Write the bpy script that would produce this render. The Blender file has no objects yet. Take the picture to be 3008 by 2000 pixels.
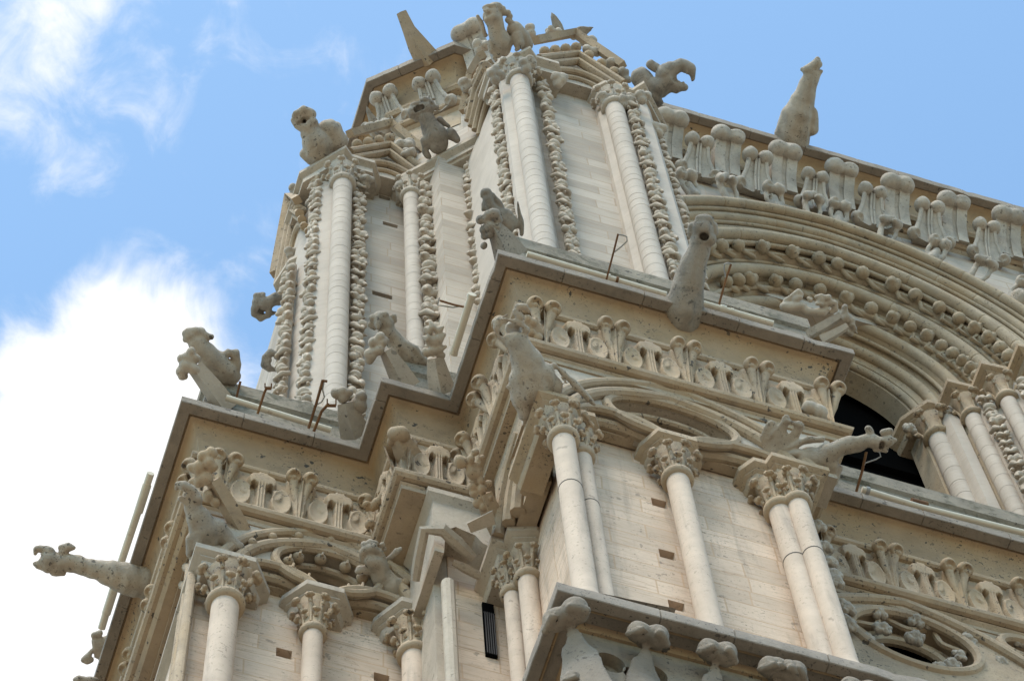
import bpy, math, random
import numpy as np
from mathutils import Vector
random.seed(4)
S = bpy.context.scene
COL = S.collection
PI = math.pi
# ------------------------------------------------------------------ camera
AZ, PIT, ROLL, FPX = 0.408777, 1.199654, -0.112774, 8884.0     # photo is 3008 px wide
fw = np.array([math.sin(AZ) * math.cos(PIT), math.cos(AZ) * math.cos(PIT), math.sin(PIT)])
r0 = np.cross(fw, [0, 0, 1.0]); r0 /= np.linalg.norm(r0)
u0 = np.cross(r0, fw)
cr, sr = math.cos(ROLL), math.sin(ROLL)
RT = cr * r0 + sr * u0
UP = -sr * r0 + cr * u0
cam_d = bpy.data.cameras.new('camera')
cam = bpy.data.objects.new('camera', cam_d); COL.objects.link(cam)
cam_d.sensor_width = 36.0
cam_d.lens = 36.0 * FPX / 3008.0
cam_d.clip_start = 0.5; cam_d.clip_end = 3000
from mathutils import Matrix
cam.matrix_world = Matrix(((RT[0], UP[0], -fw[0], 0), (RT[1], UP[1], -fw[1], 0), (RT[2], UP[2], -fw[2], 0), (0, 0, 0, 1)))
S.camera = cam
# ------------------------------------------------------------------ world, sun, exposure
SUN_EL, SUN_AZ = math.radians(60), math.radians(228)          # azimuth clockwise from +y (into the building)
W = bpy.data.worlds.new('World'); S.world = W; W.use_nodes = True
nt = W.node_tree; nt.nodes.clear()
def N(t, nt_=None, **kw):
    n = (nt_ or nt).nodes.new(t)
    for k, v in kw.items(): setattr(n, k, v)
    return n
L = nt.links.new
wo = N('ShaderNodeOutputWorld'); bg = N('ShaderNodeBackground'); bg.inputs[1].default_value = 0.085
sky = N('ShaderNodeTexSky', sky_type='NISHITA', sun_disc=False, sun_elevation=SUN_EL, sun_rotation=SUN_AZ)
sky.air_density = 1.0; sky.dust_density = 0.6; sky.ozone_density = 1.3
tc = N('ShaderNodeTexCoord')
def vdir(u, v):
    d = RT * (u - 1504) / FPX + UP * (1000 - v) / FPX + fw
    return d / np.linalg.norm(d)
# clouds: noise over the sky direction, thickened towards the bank of cloud west of the tower
def cloud_layer(scale, detail, rough, dist, seed):
    mp = N('ShaderNodeMapping'); mp.inputs['Location'].default_value = seed
    mp.inputs['Scale'].default_value = (scale, scale, scale)
    L(tc.outputs['Generated'], mp.inputs[0])
    n = N('ShaderNodeTexNoise'); n.inputs['Scale'].default_value = 1.0; n.inputs['Detail'].default_value = detail
    n.inputs['Roughness'].default_value = rough; n.inputs['Distortion'].default_value = dist
    L(mp.outputs[0], n.inputs['Vector'])
    return n.outputs['Fac']
def math_(op, a, b=None, clamp=False):
    m = N('ShaderNodeMath', operation=op, use_clamp=clamp)
    for i, x in enumerate((a, b)):
        if x is None: continue
        if isinstance(x, (int, float)): m.inputs[i].default_value = x
        else: L(x, m.inputs[i])
    return m.outputs[0]
def near(u, v, rad, gain):           # 1 at a sky direction, falling to 0 at an angular distance
    d = vdir(u, v); cv = N('ShaderNodeVectorMath', operation='DISTANCE'); L(tc.outputs['Generated'], cv.inputs[0]); cv.inputs[1].default_value = tuple(d)
    mr = N('ShaderNodeMapRange', interpolation_type='SMOOTHSTEP'); L(cv.outputs['Value'], mr.inputs[0])
    mr.inputs[1].default_value = 0; mr.inputs[2].default_value = rad / FPX; mr.inputs[3].default_value = gain; mr.inputs[4].default_value = 0
    return mr.outputs[0]
big = cloud_layer(14.0, 7, 0.58, 0.35, (3.1, 1.7, 0.4))
fine = cloud_layer(38.0, 6, 0.6, 0.6, (0.3, 5.2, 2.2))
dens = math_('ADD', math_('MULTIPLY', big, 0.54), math_('MULTIPLY', fine, 0.46))
bias = None
CLOUDS = [(120, 1700, 1050, 0.50), (420, 1150, 520, 0.34), (120, 130, 620, 0.20), (520, 880, 420, 0.12), (800, 80, 300, 0.06), (2500, 150, 1500, -0.12), (1700, 50, 700, -0.05)]
for c in CLOUDS:
    b = near(*c); bias = b if bias is None else math_('ADD', bias, b)
dens = math_('ADD', dens, bias)
ramp = N('ShaderNodeMapRange', interpolation_type='SMOOTHSTEP'); L(dens, ramp.inputs[0])
ramp.inputs[1].default_value = 0.56; ramp.inputs[2].default_value = 0.88; ramp.inputs[3].default_value = 0.02; ramp.inputs[4].default_value = 1.0
skym = N('ShaderNodeMix', data_type='RGBA', blend_type='MULTIPLY'); skym.inputs[0].default_value = 1
L(sky.outputs[0], skym.inputs[6]); skym.inputs[7].default_value = (2.9, 3.42, 3.25, 1)
mix = N('ShaderNodeMix', data_type='RGBA'); L(ramp.outputs[0], mix.inputs[0])
L(skym.outputs[2], mix.inputs[6]); mix.inputs[7].default_value = (12.0, 11.9, 11.9, 1)
L(mix.outputs[2], bg.inputs[0]); L(bg.outputs[0], wo.inputs[0])
sun_d = bpy.data.lights.new('sun', 'SUN'); sun_d.energy = 3.2; sun_d.angle = math.radians(24); sun_d.color = (1, 0.90, 0.78)
sun = bpy.data.objects.new('sun', sun_d); COL.objects.link(sun)
sdir = Vector((math.sin(SUN_AZ) * math.cos(SUN_EL), math.cos(SUN_AZ) * math.cos(SUN_EL), math.sin(SUN_EL)))
sun.rotation_euler = sdir.to_track_quat('Z', 'Y').to_euler()
S.view_settings.view_transform = 'Standard'; S.view_settings.look = 'None'; S.view_settings.gamma = 1
S.view_settings.exposure = 0.22
# ------------------------------------------------------------------ picks: photo pixel + a real plane -> point
CROP = {0: (0, 0, 0.78391), 1: (750, 0, 2.351), 2: (1700, 100, 1.802), 3: (500, 600, 2.351), 4: (1250, 700, 2.351), 5: (50, 1300, 2.24),
        6: (950, 1200, 1.96), 7: (1700, 1200, 1.96), 8: (2208, 900, 1.425), 'A': (2508, 550, 4.48), 'B': (2550, 950, 2.613), 'D': (2400, 1500, 3.137),
        'E': (700, 600, 2.6125), 'F': (1450, 1650, 2.7753)}
def px(c, a, b):
    x0, y0, s = CROP[c]; return x0 + a / s, y0 + b / s
def at(c, a, b, x=None, y=None, z=None):
    u, v = px(c, a, b)
    d = RT * (u - 1504) / FPX + UP * (1000 - v) / FPX + fw
    return d * (x / d[0] if x is not None else y / d[1] if y is not None else z / d[2])
# ------------------------------------------------------------------ materials
def mat(name, base, spots=(0.0, 0.0), rough=0.9, bump=0.3, var=0.18, dark=(0.06, 0.055, 0.05), streak=0.0, ashlar=False, warm=None, patch=0.0, patch_col=(0.2, 0.19, 0.17), stain=0.0):
    m = bpy.data.materials.new(name); m.use_nodes = True
    t = m.node_tree; t.nodes.clear(); l = t.links.new
    def n(tp, **kw): return N(tp, t, **kw)
    out = n('ShaderNodeOutputMaterial'); bs = n('ShaderNodeBsdfPrincipled'); l(bs.outputs[0], out.inputs[0])
    bs.inputs['Roughness'].default_value = rough; bs.inputs['Specular IOR Level'].default_value = 0.0 if max(base) < 0.02 else 0.2
    geo = n('ShaderNodeNewGeometry')
    pos = geo.outputs['Position']
    def noise(scale, detail=5, r=0.6, vec=None, dist=0.0):
        q = n('ShaderNodeTexNoise'); q.inputs['Scale'].default_value = scale; q.inputs['Detail'].default_value = detail
        q.inputs['Roughness'].default_value = r; q.inputs['Distortion'].default_value = dist; l(vec or pos, q.inputs['Vector']); return q.outputs['Fac']
    def rng(x, a, b, c=0.0, d=1.0):
        q = n('ShaderNodeMapRange'); l(x, q.inputs[0])
        for i, v_ in enumerate((a, b, c, d)): q.inputs[i + 1].default_value = v_
        return q.outputs[0]
    def mixc(f, a, b, mode='MIX'):
        q = n('ShaderNodeMix', data_type='RGBA', blend_type=mode)
        for i, x in ((0, f), (6, a), (7, b)):
            if isinstance(x, (int, float)): q.inputs[i].default_value = x
            elif isinstance(x, tuple): q.inputs[i].default_value = (*x, 1) if len(x) == 3 else x
            else: l(x, q.inputs[i])
        return q.outputs[2]
    def mul(a, b):
        q = n('ShaderNodeMath', operation='MULTIPLY')
        for i, x in enumerate((a, b)):
            if isinstance(x, (int, float)): q.inputs[i].default_value = x
            else: l(x, q.inputs[i])
        return q.outputs[0]
    lo = tuple(c * (1 - var) for c in base); hi = tuple(min(1, c * (1 + var * 0.7)) for c in base)
    col = mixc(rng(noise(1.3, 6, 0.65), 0.3, 0.7), lo, hi)
    if warm: col = mixc(rng(noise(0.9, 4, 0.6, dist=0.4), 0.47, 0.68, 0, 0.75), col, warm)
    height = noise(17, 7, 0.78)
    # wall coordinates: along the course and up
    sep = n('ShaderNodeSeparateXYZ'); l(pos, sep.inputs[0])
    sub = n('ShaderNodeMath', operation='SUBTRACT'); l(sep.outputs[0], sub.inputs[0]); l(sep.outputs[1], sub.inputs[1])
    cmb = n('ShaderNodeCombineXYZ'); l(sub.outputs[0], cmb.inputs[0]); l(sep.outputs[2], cmb.inputs[1])
    if ashlar:
        wob = n('ShaderNodeVectorMath', operation='ADD'); wn = n('ShaderNodeTexNoise'); wn.inputs['Scale'].default_value = 0.9
        l(cmb.outputs[0], wn.inputs['Vector']); sc = n('ShaderNodeVectorMath', operation='SCALE'); sc.inputs['Scale'].default_value = 0.05
        l(wn.outputs['Color'], sc.inputs[0]); l(cmb.outputs[0], wob.inputs[0]); l(sc.outputs[0], wob.inputs[1])
        br = n('ShaderNodeTexBrick'); l(wob.outputs[0], br.inputs['Vector'])
        br.inputs['Scale'].default_value = 1.0; br.inputs['Brick Width'].default_value = 0.95; br.inputs['Row Height'].default_value = 0.43
        br.inputs['Mortar Size'].default_value = 0.016; br.inputs['Mortar Smooth'].default_value = 0.4; br.inputs['Bias'].default_value = 0.0
        br.offset = 0.42; br.squash = 1.35; br.squash_frequency = 3
        br.inputs['Color1'].default_value = (1.13, 1.12, 1.11, 1); br.inputs['Color2'].default_value = (0.78, 0.76, 0.735, 1); br.inputs['Mortar'].default_value = (0.84, 0.735, 0.63, 1)
        col = mixc(0.8, col, br.outputs['Color'], 'MULTIPLY')
    if streak:
        st = n('ShaderNodeMapping'); st.inputs['Scale'].default_value = (0.7, 9.0, 1.0); l(cmb.outputs[0], st.inputs[0])
        f = rng(noise(1.6, 7, 0.72, st.outputs[0], 0.5), 0.52, 0.72, 0, streak)
        col = mixc(f, col, tuple(c * k for c, k in zip(base, (0.62, 0.53, 0.45))))
        st2 = n('ShaderNodeMapping'); st2.inputs['Scale'].default_value = (1.6, 14.0, 1.0); st2.inputs['Location'].default_value = (7, 3, 0); l(cmb.outputs[0], st2.inputs[0])
        f2 = mul(rng(noise(2.2, 6, 0.75, st2.outputs[0], 0.2), 0.60, 0.72, 0, 1.0), rng(noise(0.55, 3), 0.42, 0.62))
        col = mixc(mul(f2, streak), col, (0.12, 0.105, 0.09))
    if patch:
        f = rng(noise(2.3, 8, 0.72, dist=0.6), 0.50, 0.66, 0, patch); col = mixc(f, col, patch_col)
    if stain:        # old damp stain running down the stone
        sv = n('ShaderNodeMapping'); sv.inputs['Scale'].default_value = (3.0, 3.0, 0.35); l(pos, sv.inputs[0])
        f = rng(noise(1.4, 6, 0.6, sv.outputs[0], 0.3), 0.55, 0.75, 0, stain); col = mixc(f, col, (0.13, 0.12, 0.11))
    if spots[0]:
        dv = n('ShaderNodeVectorMath', operation='ADD'); dn = n('ShaderNodeTexNoise'); dn.inputs['Scale'].default_value = 9.0; l(pos, dn.inputs['Vector'])
        ds = n('ShaderNodeVectorMath', operation='SCALE'); ds.inputs['Scale'].default_value = 0.05; l(dn.outputs['Color'], ds.inputs[0]); l(pos, dv.inputs[0]); l(ds.outputs[0], dv.inputs[1])
        big_ = rng(noise(1.1, 4, 0.6), 0.40, 0.62)
        f1 = mul(rng(noise(14, 2, 0.5, dv.outputs[0]), 0.63, 0.675), big_)
        f2 = rng(noise(6.0, 3, 0.55, dv.outputs[0]), 0.675, 0.70)
        f3 = mul(rng(noise(30, 2, 0.5, dv.outputs[0]), 0.64, 0.69), big_)
        for f in (f1, f2, f3): col = mixc(mul(f, spots[0]), col, dark)
    l(col, bs.inputs['Base Color'])
    bp = n('ShaderNodeBump'); bp.inputs['Strength'].default_value = bump; bp.inputs['Distance'].default_value = 0.04
    l(height, bp.inputs['Height']); l(bp.outputs[0], bs.inputs['Normal'])
    return m
M = {}
M['ashlar'] = mat('ashlar_limestone', (0.455, 0.4, 0.335), (0.0, 0), ashlar=True, streak=0.65, var=0.10, bump=0.35)
M['ashlar_low'] = mat('weathered_ashlar', (0.64, 0.51, 0.395), (0.4, 0), ashlar=True, streak=0.95, var=0.13, bump=0.4, stain=0.4)
M['shaft'] = mat('column_limestone', (0.47, 0.41, 0.345), (0.0, 0), var=0.12, streak=0.35, bump=0.3)
M['shaft_low'] = mat('speckled_column_limestone', (0.55, 0.445, 0.35), (0.32, 0), var=0.16, bump=0.35, stain=0.4)
M['carved'] = mat('carved_limestone', (0.43, 0.335, 0.235), (0.85, 0), var=0.24, bump=0.6, warm=(0.42, 0.31, 0.19), patch=0.3, patch_col=(0.22, 0.19, 0.155))
M['carved_clean'] = mat('carved_pale_limestone', (0.47, 0.405, 0.325), (0.45, 0), var=0.18, bump=0.5, stain=0.3, patch=0.22, patch_col=(0.25, 0.225, 0.195))
M['crocket'] = mat('lichen_grey_limestone', (0.46, 0.405, 0.335), (0.5, 0), var=0.25, bump=0.7, patch=0.5, patch_col=(0.27, 0.25, 0.225), stain=0.25)
M['strip'] = mat('crocket_strip_limestone', (0.49, 0.415, 0.33), (0.2, 0), var=0.2, bump=0.5, patch=0.3, patch_col=(0.30, 0.285, 0.255))
M['grey'] = mat('weathered_grey_limestone', (0.34, 0.3, 0.25), (0.8, 0), var=0.3, bump=0.8, patch=0.75, patch_col=(0.13, 0.125, 0.115))
M['beast'] = mat('gargoyle_limestone', (0.46, 0.395, 0.315), (0.8, 0), var=0.25, bump=0.9, patch=0.4, patch_col=(0.23, 0.21, 0.185), stain=0.3)
M['darkbeast'] = mat('sooty_gargoyle_limestone', (0.34, 0.305, 0.26), (0.5, 0), var=0.3, bump=0.8, patch=0.7, patch_col=(0.12, 0.115, 0.11))
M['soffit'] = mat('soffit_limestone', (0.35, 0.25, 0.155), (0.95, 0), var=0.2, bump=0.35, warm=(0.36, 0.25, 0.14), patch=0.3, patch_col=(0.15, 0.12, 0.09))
M['lip'] = mat('grey_drip_stone', (0.29, 0.25, 0.205), (0.75, 0), var=0.25, bump=0.7, patch=0.45, patch_col=(0.17, 0.155, 0.135))
M['parapet'] = mat('mossy_parapet_stone', (0.28, 0.245, 0.19), (0.8, 0), var=0.3, bump=0.9, patch=0.9, patch_col=(0.085, 0.085, 0.055))
M['arch'] = mat('archivolt_limestone', (0.41, 0.335, 0.24), (0.6, 0), var=0.18, bump=0.45, warm=(0.40, 0.30, 0.19), stain=0.35, patch=0.3, patch_col=(0.2, 0.165, 0.125))
M['pipe'] = mat('cream_painted_pipe', (0.62, 0.56, 0.45), (0.25, 0), rough=0.55, var=0.08, bump=0.1, dark=(0.25, 0.14, 0.07))
M['rust'] = mat('rusty_iron', (0.17, 0.085, 0.04), (0, 0), rough=0.8, var=0.5, bump=0.4, patch=0.6, patch_col=(0.30, 0.17, 0.07))
M['cable'] = mat('grey_cable', (0.30, 0.30, 0.29), (0, 0), rough=0.5, var=0.1, bump=0.05)
M['black'] = mat('interior_shade_black', (0.004, 0.004, 0.004), (0, 0), rough=0.9, var=0.1)  # near-black colour carries the inner shade of belfry, gallery and slit openings
M['iron'] = mat('dark_iron_grate', (0.018, 0.018, 0.02), (0, 0), rough=0.7, var=0.2)
M['joint'] = mat('dark_mortar', (0.10, 0.09, 0.08), (0, 0))
M['panel'] = mat('sooty_panel_limestone', (0.31, 0.255, 0.19), (0.7, 0), var=0.25, bump=0.5, stain=0.4, patch=0.45, patch_col=(0.18, 0.155, 0.125))
M['knob'] = mat('brown_grey_crocket_limestone', (0.29, 0.245, 0.195), (0.6, 0), var=0.25, bump=0.7, stain=0.3, patch=0.4, patch_col=(0.2, 0.175, 0.145))
M['ground'] = mat('pale_paving', (0.3, 0.24, 0.17), (0, 0), var=0.1)
# ------------------------------------------------------------------ mesh helpers
def worn(path, step=0.22, joint=1.25, amp=0.006, seed=1):
    """a long edge cut into short pieces: (points, outward wear) with block joints and the odd chip"""
    rs = random.Random(seed); pts = []; wear = []
    for a, b in zip(path[:-1], path[1:]):
        a = np.array(a, float); b = np.array(b, float); L_ = np.linalg.norm(b - a); U_ = (b - a) / L_; pts.append(a); wear.append(0); t = step; nj = joint * rs.uniform(.6, 1.1)
        while t < min(L_ - 0.08, 14):
            if t > nj:
                for dt, w in ((-.012, -.002), (0, -.03), (.012, -.002)): pts.append(a + U_ * (t + dt)); wear.append(w)
                nj += joint * rs.uniform(.75, 1.25)
            else: pts.append(a + U_ * t); wear.append(rs.uniform(-amp, amp) - (rs.uniform(.01, .035) if rs.random() < .06 else 0))
            t += step * rs.uniform(.6, 1.3)
    pts.append(np.array(path[-1], float)); wear.append(0); return pts, wear
class MB:
    def __init__(s): s.v = []; s.f = []
    def add(s, vs, fs):
        o = len(s.v); s.v += [tuple(map(float, p)) for p in vs]; s.f += [tuple(i + o for i in f) for f in fs]; return s
    def box(s, x0, x1, y0, y1, z0, z1):
        return s.add([(x0, y0, z0), (x1, y0, z0), (x1, y1, z0), (x0, y1, z0), (x0, y0, z1), (x1, y0, z1), (x1, y1, z1), (x0, y1, z1)],
                     [(0, 3, 2, 1), (4, 5, 6, 7), (0, 1, 5, 4), (1, 2, 6, 5), (2, 3, 7, 6), (3, 0, 4, 7)])
    def prism(s, poly, z0, z1):          # poly counter-clockwise seen from above
        n = len(poly)
        return s.add([(x, y, z0) for x, y in poly] + [(x, y, z1) for x, y in poly],
                     [tuple(range(n))[::-1], tuple(range(n, 2 * n))] + [(i, (i + 1) % n, n + (i + 1) % n, n + i) for i in range(n)])
    def sweep(s, prof, path, closed=False, caps=True, wear=None):   # prof [(outward, z)], outward = right of travel
        P = [np.array(p, float) for p in path]; n = len(P); rings = []
        for i in range(n):
            def nrm(a, b): d = b - a; d = d / np.linalg.norm(d); return np.array([d[1], -d[0]])
            a = nrm(P[i - 1], P[i]) if (i > 0 or closed) else None
            b = nrm(P[i], P[(i + 1) % n]) if (i < n - 1 or closed) else None
            if a is None: m = b
            elif b is None: m = a
            else: m = (a + b) / (1 + a @ b)
            w = wear[i] if wear else 0.0; rings.append([(P[i][0] + m[0] * (o + (w if o > -0.15 else 0)), P[i][1] + m[1] * (o + (w if o > -0.15 else 0)), z - w * 0.6 * (o > -0.3)) for o, z in prof])
        k = len(prof); vs = [p for r in rings for p in r]; fs = []
        for i in range(n if closed else n - 1):
            j = (i + 1) % n
            for q in range(k - 1): fs.append((i * k + q, i * k + q + 1, j * k + q + 1, j * k + q))
        if caps and not closed: fs += [tuple(range(k)), tuple(range((n - 1) * k, n * k))[::-1]]
        return s.add(vs, fs)
    def tube(s, pts, rad, n=10, caps=True, sq=1.0):
        P = [np.array(p, float) for p in pts]; m = len(P)
        rad = [rad] * m if isinstance(rad, (int, float)) else rad
        ref = np.array([0, 0, 1.0]); vs = []; prev = None
        for i in range(m):
            t = P[min(i + 1, m - 1)] - P[max(i - 1, 0)]; t = t / (np.linalg.norm(t) + 1e-9)
            if prev is None:
                a = np.cross(t, ref if abs(t[2]) < 0.9 else np.array([1.0, 0, 0]))
            else: a = prev - t * (prev @ t)
            a /= np.linalg.norm(a) + 1e-9; prev = a; b = np.cross(t, a)
            for q in range(n):
                th = 2 * PI * q / n; vs.append(P[i] + rad[i] * (math.cos(th) * a + math.sin(th) * b * sq))
        fs = [(i * n + q, i * n + (q + 1) % n, (i + 1) * n + (q + 1) % n, (i + 1) * n + q) for i in range(m - 1) for q in range(n)]
        if caps: fs += [tuple(range(n))[::-1], tuple(range((m - 1) * n, m * n))]
        return s.add(vs, fs)
    def lathe(s, prof, c, n=20):         # prof [(r, z)] bottom to top
        vs = [(c[0] + r * math.cos(2 * PI * q / n), c[1] + r * math.sin(2 * PI * q / n), z) for r, z in prof for q in range(n)]
        fs = [(i * n + q, i * n + (q + 1) % n, (i + 1) * n + (q + 1) % n, (i + 1) * n + q) for i in range(len(prof) - 1) for q in range(n)]
        fs += [tuple(range(n))[::-1], tuple(range((len(prof) - 1) * n, len(prof) * n))]
        return s.add(vs, fs)
    def ball(s, c, r, n=10, sc=(1, 1, 1)):
        vs = []; fs = []; rows = n // 2 + 1
        for i in range(rows + 1):
            a = PI * i / rows
            for q in range(n): vs.append((c[0] + r * sc[0] * math.sin(a) * math.cos(2 * PI * q / n), c[1] + r * sc[1] * math.sin(a) * math.sin(2 * PI * q / n), c[2] - r * sc[2] * math.cos(a)))
        for i in range(rows):
            for q in range(n): fs.append((i * n + q, i * n + (q + 1) % n, (i + 1) * n + (q + 1) % n, (i + 1) * n + q))
        return s.add(vs, fs)
    def put(s, vf, M4):                  # add a prototype mesh (verts, faces) through a 4x4
        v, f = vf; w = v @ M4[:3, :3].T + M4[:3, 3]
        return s.add(w, f)
    def mesh(s, name, m, sharp=35):
        me = bpy.data.meshes.new(name); me.from_pydata(s.v, [], s.f); me.materials.append(m)
        import bmesh
        bm = bmesh.new(); bm.from_mesh(me); bmesh.ops.remove_doubles(bm, verts=bm.verts, dist=1e-5); bmesh.ops.recalc_face_normals(bm, faces=bm.faces); bm.to_mesh(me); bm.free()
        me.shade_smooth(); me.set_sharp_from_angle(angle=math.radians(sharp)); return me
    def build(s, name, m, parent=None, sharp=35):
        o = bpy.data.objects.new(name, s.mesh(name, m, sharp)); COL.objects.link(o)
        if parent is not None: o.parent = parent
        return o
def inst(me, name, parent, M4):
    o = bpy.data.objects.new(name, me); COL.objects.link(o); o.parent = parent; o.matrix_local = Matrix(M4.tolist()); return o
def T4(loc, X=(1, 0, 0), Y=(0, 1, 0), Z=(0, 0, 1), s=1.0):
    A = np.eye(4); A[:3, 0] = np.array(X) * s; A[:3, 1] = np.array(Y) * s; A[:3, 2] = np.array(Z) * s; A[:3, 3] = loc; return A
def tag(o, label=None, cat=None, group=None, kind=None):
    for k, v in (('label', label), ('category', cat), ('group', group), ('kind', kind)):
        if v: o[k] = v
    return o
# ------------------------------------------------------------------ sculpting: smooth union of tapered capsules -> surface nets
def nets(D, org, h):
    ins = D < 0; sh = np.array(D.shape) - 1
    cs = [(i, j, k) for i in (0, 1) for j in (0, 1) for k in (0, 1)]
    def sub(A, c): return A[c[0]:c[0] + sh[0], c[1]:c[1] + sh[1], c[2]:c[2] + sh[2]]
    cnt = sum(sub(ins, c).astype(np.int8) for c in cs); act = (cnt > 0) & (cnt < 8)
    idx = -np.ones(sh, np.int64); ids = np.argwhere(act); idx[act] = np.arange(len(ids))
    pos = np.zeros((len(ids), 3)); num = np.zeros(len(ids))
    for a in range(8):
        for ax in range(3):
            c0 = cs[a]
            if c0[ax]: continue
            c1 = list(c0); c1[ax] = 1
            d0 = sub(D, c0)[act]; d1 = sub(D, c1)[act]; m = (d0 < 0) != (d1 < 0)
            t = np.where(m, d0 / np.where(m, d0 - d1, 1), 0)
            p = np.tile(np.array(c0, float), (len(ids), 1)); p[:, ax] += t
            pos[m] += p[m]; num[m] += 1
    v = (ids + pos / num[:, None]) * h + org
    fs = []
    for ax in range(3):
        b, c = (ax + 1) % 3, (ax + 2) % 3
        s0 = [slice(None)] * 3; s1 = [slice(None)] * 3; s0[ax] = slice(0, -1); s1[ax] = slice(1, None)
        ch = ins[tuple(s0)] != ins[tuple(s1)]; e = np.argwhere(ch)
        e = e[(e[:, b] > 0) & (e[:, c] > 0) & (e[:, b] < sh[b]) & (e[:, c] < sh[c])]
        if not len(e): continue
        q = []
        for db, dc in ((1, 1), (0, 1), (0, 0), (1, 0)):
            k = e.copy(); k[:, b] -= db; k[:, c] -= dc; q.append(idx[k[:, 0], k[:, 1], k[:, 2]])
        q = np.stack(q, 1); fl = ~ins[e[:, 0], e[:, 1], e[:, 2]]; q[fl] = q[fl][:, ::-1]; fs.append(q)
    return v, [tuple(int(i) for i in f) for f in np.concatenate(fs)]
def sculpt(prims, h=0.03, k=0.04, rough=0.006, seed=0):
    """prims: (op, points Nx3, radii, k or None, squash or None)"""
    allp = np.concatenate([np.array(p[1], float).reshape(-1, 3) for p in prims if p[0] == '+'])
    rm = max(max(p[2]) for p in prims if p[0] == '+')
    lo = allp.min(0) - rm - 3 * h; hi = allp.max(0) + rm + 3 * h
    n = np.ceil((hi - lo) / h).astype(int) + 1
    g = np.stack(np.meshgrid(*[lo[i] + h * np.arange(n[i]) for i in range(3)], indexing='ij'), -1)
    D = np.full(tuple(n), 9.0)
    for p in prims:
        op, pts, rad = p[0], np.array(p[1], float).reshape(-1, 3), p[2]
        kk = p[3] if len(p) > 3 and p[3] else k; ax = p[4] if len(p) > 4 else None
        if len(pts) == 1: pts = np.vstack([pts, pts + 1e-4]); rad = [rad[0], rad[0]]
        r_ = max(rad) * (1 if ax is None else 1) + 3 * kk + h
        a0 = np.maximum(((pts.min(0) - r_ - lo) / h).astype(int), 0); a1 = np.minimum(((pts.max(0) + r_ - lo) / h).astype(int) + 2, n)
        if (a1 <= a0).any(): continue
        sl = tuple(slice(a0[i], a1[i]) for i in range(3)); G = g[sl]; d = np.full(G.shape[:3], 9.0)
        for i in range(len(pts) - 1):
            A, B = pts[i], pts[i + 1]; AB = B - A; t = np.clip(((G - A) @ AB) / (AB @ AB), 0, 1)
            df = G - (A + t[..., None] * AB)
            if ax is not None:           # flatten across a unit axis by a factor
                u_ = np.array(ax[0], float); u_ /= np.linalg.norm(u_); q = df @ u_; df = df + u_ * ((ax[1] - 1) * q)[..., None]
                dd = (np.linalg.norm(df, axis=-1) - (rad[i] + t * (rad[i + 1] - rad[i]))) / (1 + 0.35 * (ax[1] - 1))
            else: dd = np.linalg.norm(df, axis=-1) - (rad[i] + t * (rad[i + 1] - rad[i]))
            d = np.minimum(d, dd)
        E = D[sl]
        if op == '+':
            hh = np.clip(0.5 + 0.5 * (E - d) / kk, 0, 1); D[sl] = E * (1 - hh) + d * hh - kk * hh * (1 - hh)
        else:
            k2 = kk * 0.5; hh = np.clip(0.5 - 0.5 * (E + d) / k2, 0, 1); D[sl] = E * (1 - hh) - d * hh + k2 * hh * (1 - hh)
    if rough:
        rs = np.random.RandomState(seed)
        for i in range(5):
            w = rs.normal(size=3); w *= (9 + 7 * i) / np.linalg.norm(w); D = D + rough * np.sin(g @ w + rs.rand() * 6) / (1 + 0.3 * i)
    return nets(D, lo, h)
# ================================================================== ground
g = MB(); g.v = [(-400, -400, -1.6), (400, -400, -1.6), (400, 400, -1.6), (-400, 400, -1.6)]; g.f = [(0, 1, 2, 3)]
tag(g.build('ground', M['ground']), 'pale paved square in front of the cathedral', None, None, 'structure')
# ================================================================== cathedral
root = bpy.data.objects.new('cathedral', None); COL.objects.link(root)
tag(root, 'pale limestone Gothic cathedral tower with columns, arches and stepped cornices', 'cathedral')
def tess(outer, holes):
    from mathutils.geometry import tessellate_polygon
    loops = [[Vector((a, b, 0)) for a, b in l] for l in [outer] + holes]
    flat = [p for l in [outer] + holes for p in l]
    return flat, tessellate_polygon(loops)
def plate(mb, outer, holes, f0, f1):     # f(a, b) -> 3D, front and back
    flat, tri = tess(outer, holes); n = len(flat)
    vs = [f0(a, b) for a, b in flat] + [f1(a, b) for a, b in flat]
    fs = [tuple(t) for t in tri] + [tuple(i + n for i in t)[::-1] for t in tri]
    o = 0
    for l in [outer] + holes:
        m = len(l); fs += [(o + i, o + (i + 1) % m, n + o + (i + 1) % m, n + o + i) for i in range(m)]; o += m
    return mb.add(vs, fs)
def arc(cx, cz, r, a0, a1, n=24): return [(cx + r * math.cos(math.radians(a0 + (a1 - a0) * i / n)), cz + r * math.sin(math.radians(a0 + (a1 - a0) * i / n))) for i in range(n + 1)]
def pointed(xc, zs, r, c, n=22):         # left springing -> apex -> right springing
    R_ = r + c; th = math.degrees(math.acos(c / R_))
    return arc(xc + c, zs, R_, 180, 180 - th, n)[:-1] + arc(xc - c, zs, R_, th, 0, n)
def tri_arch(p0, pm, p1, bulge, n=14):   # two arcs meeting at an apex, bulging outward
    def seg(a, b):
        a = np.array(a); b = np.array(b); d = b - a; nn = np.array([-d[1], d[0]]); nn /= np.linalg.norm(nn)
        return [tuple(a + d * t + nn * bulge * 4 * t * (1 - t)) for t in np.linspace(0, 1, n)]
    return seg(p0, pm)[:-1] + seg(pm, p1)
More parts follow.
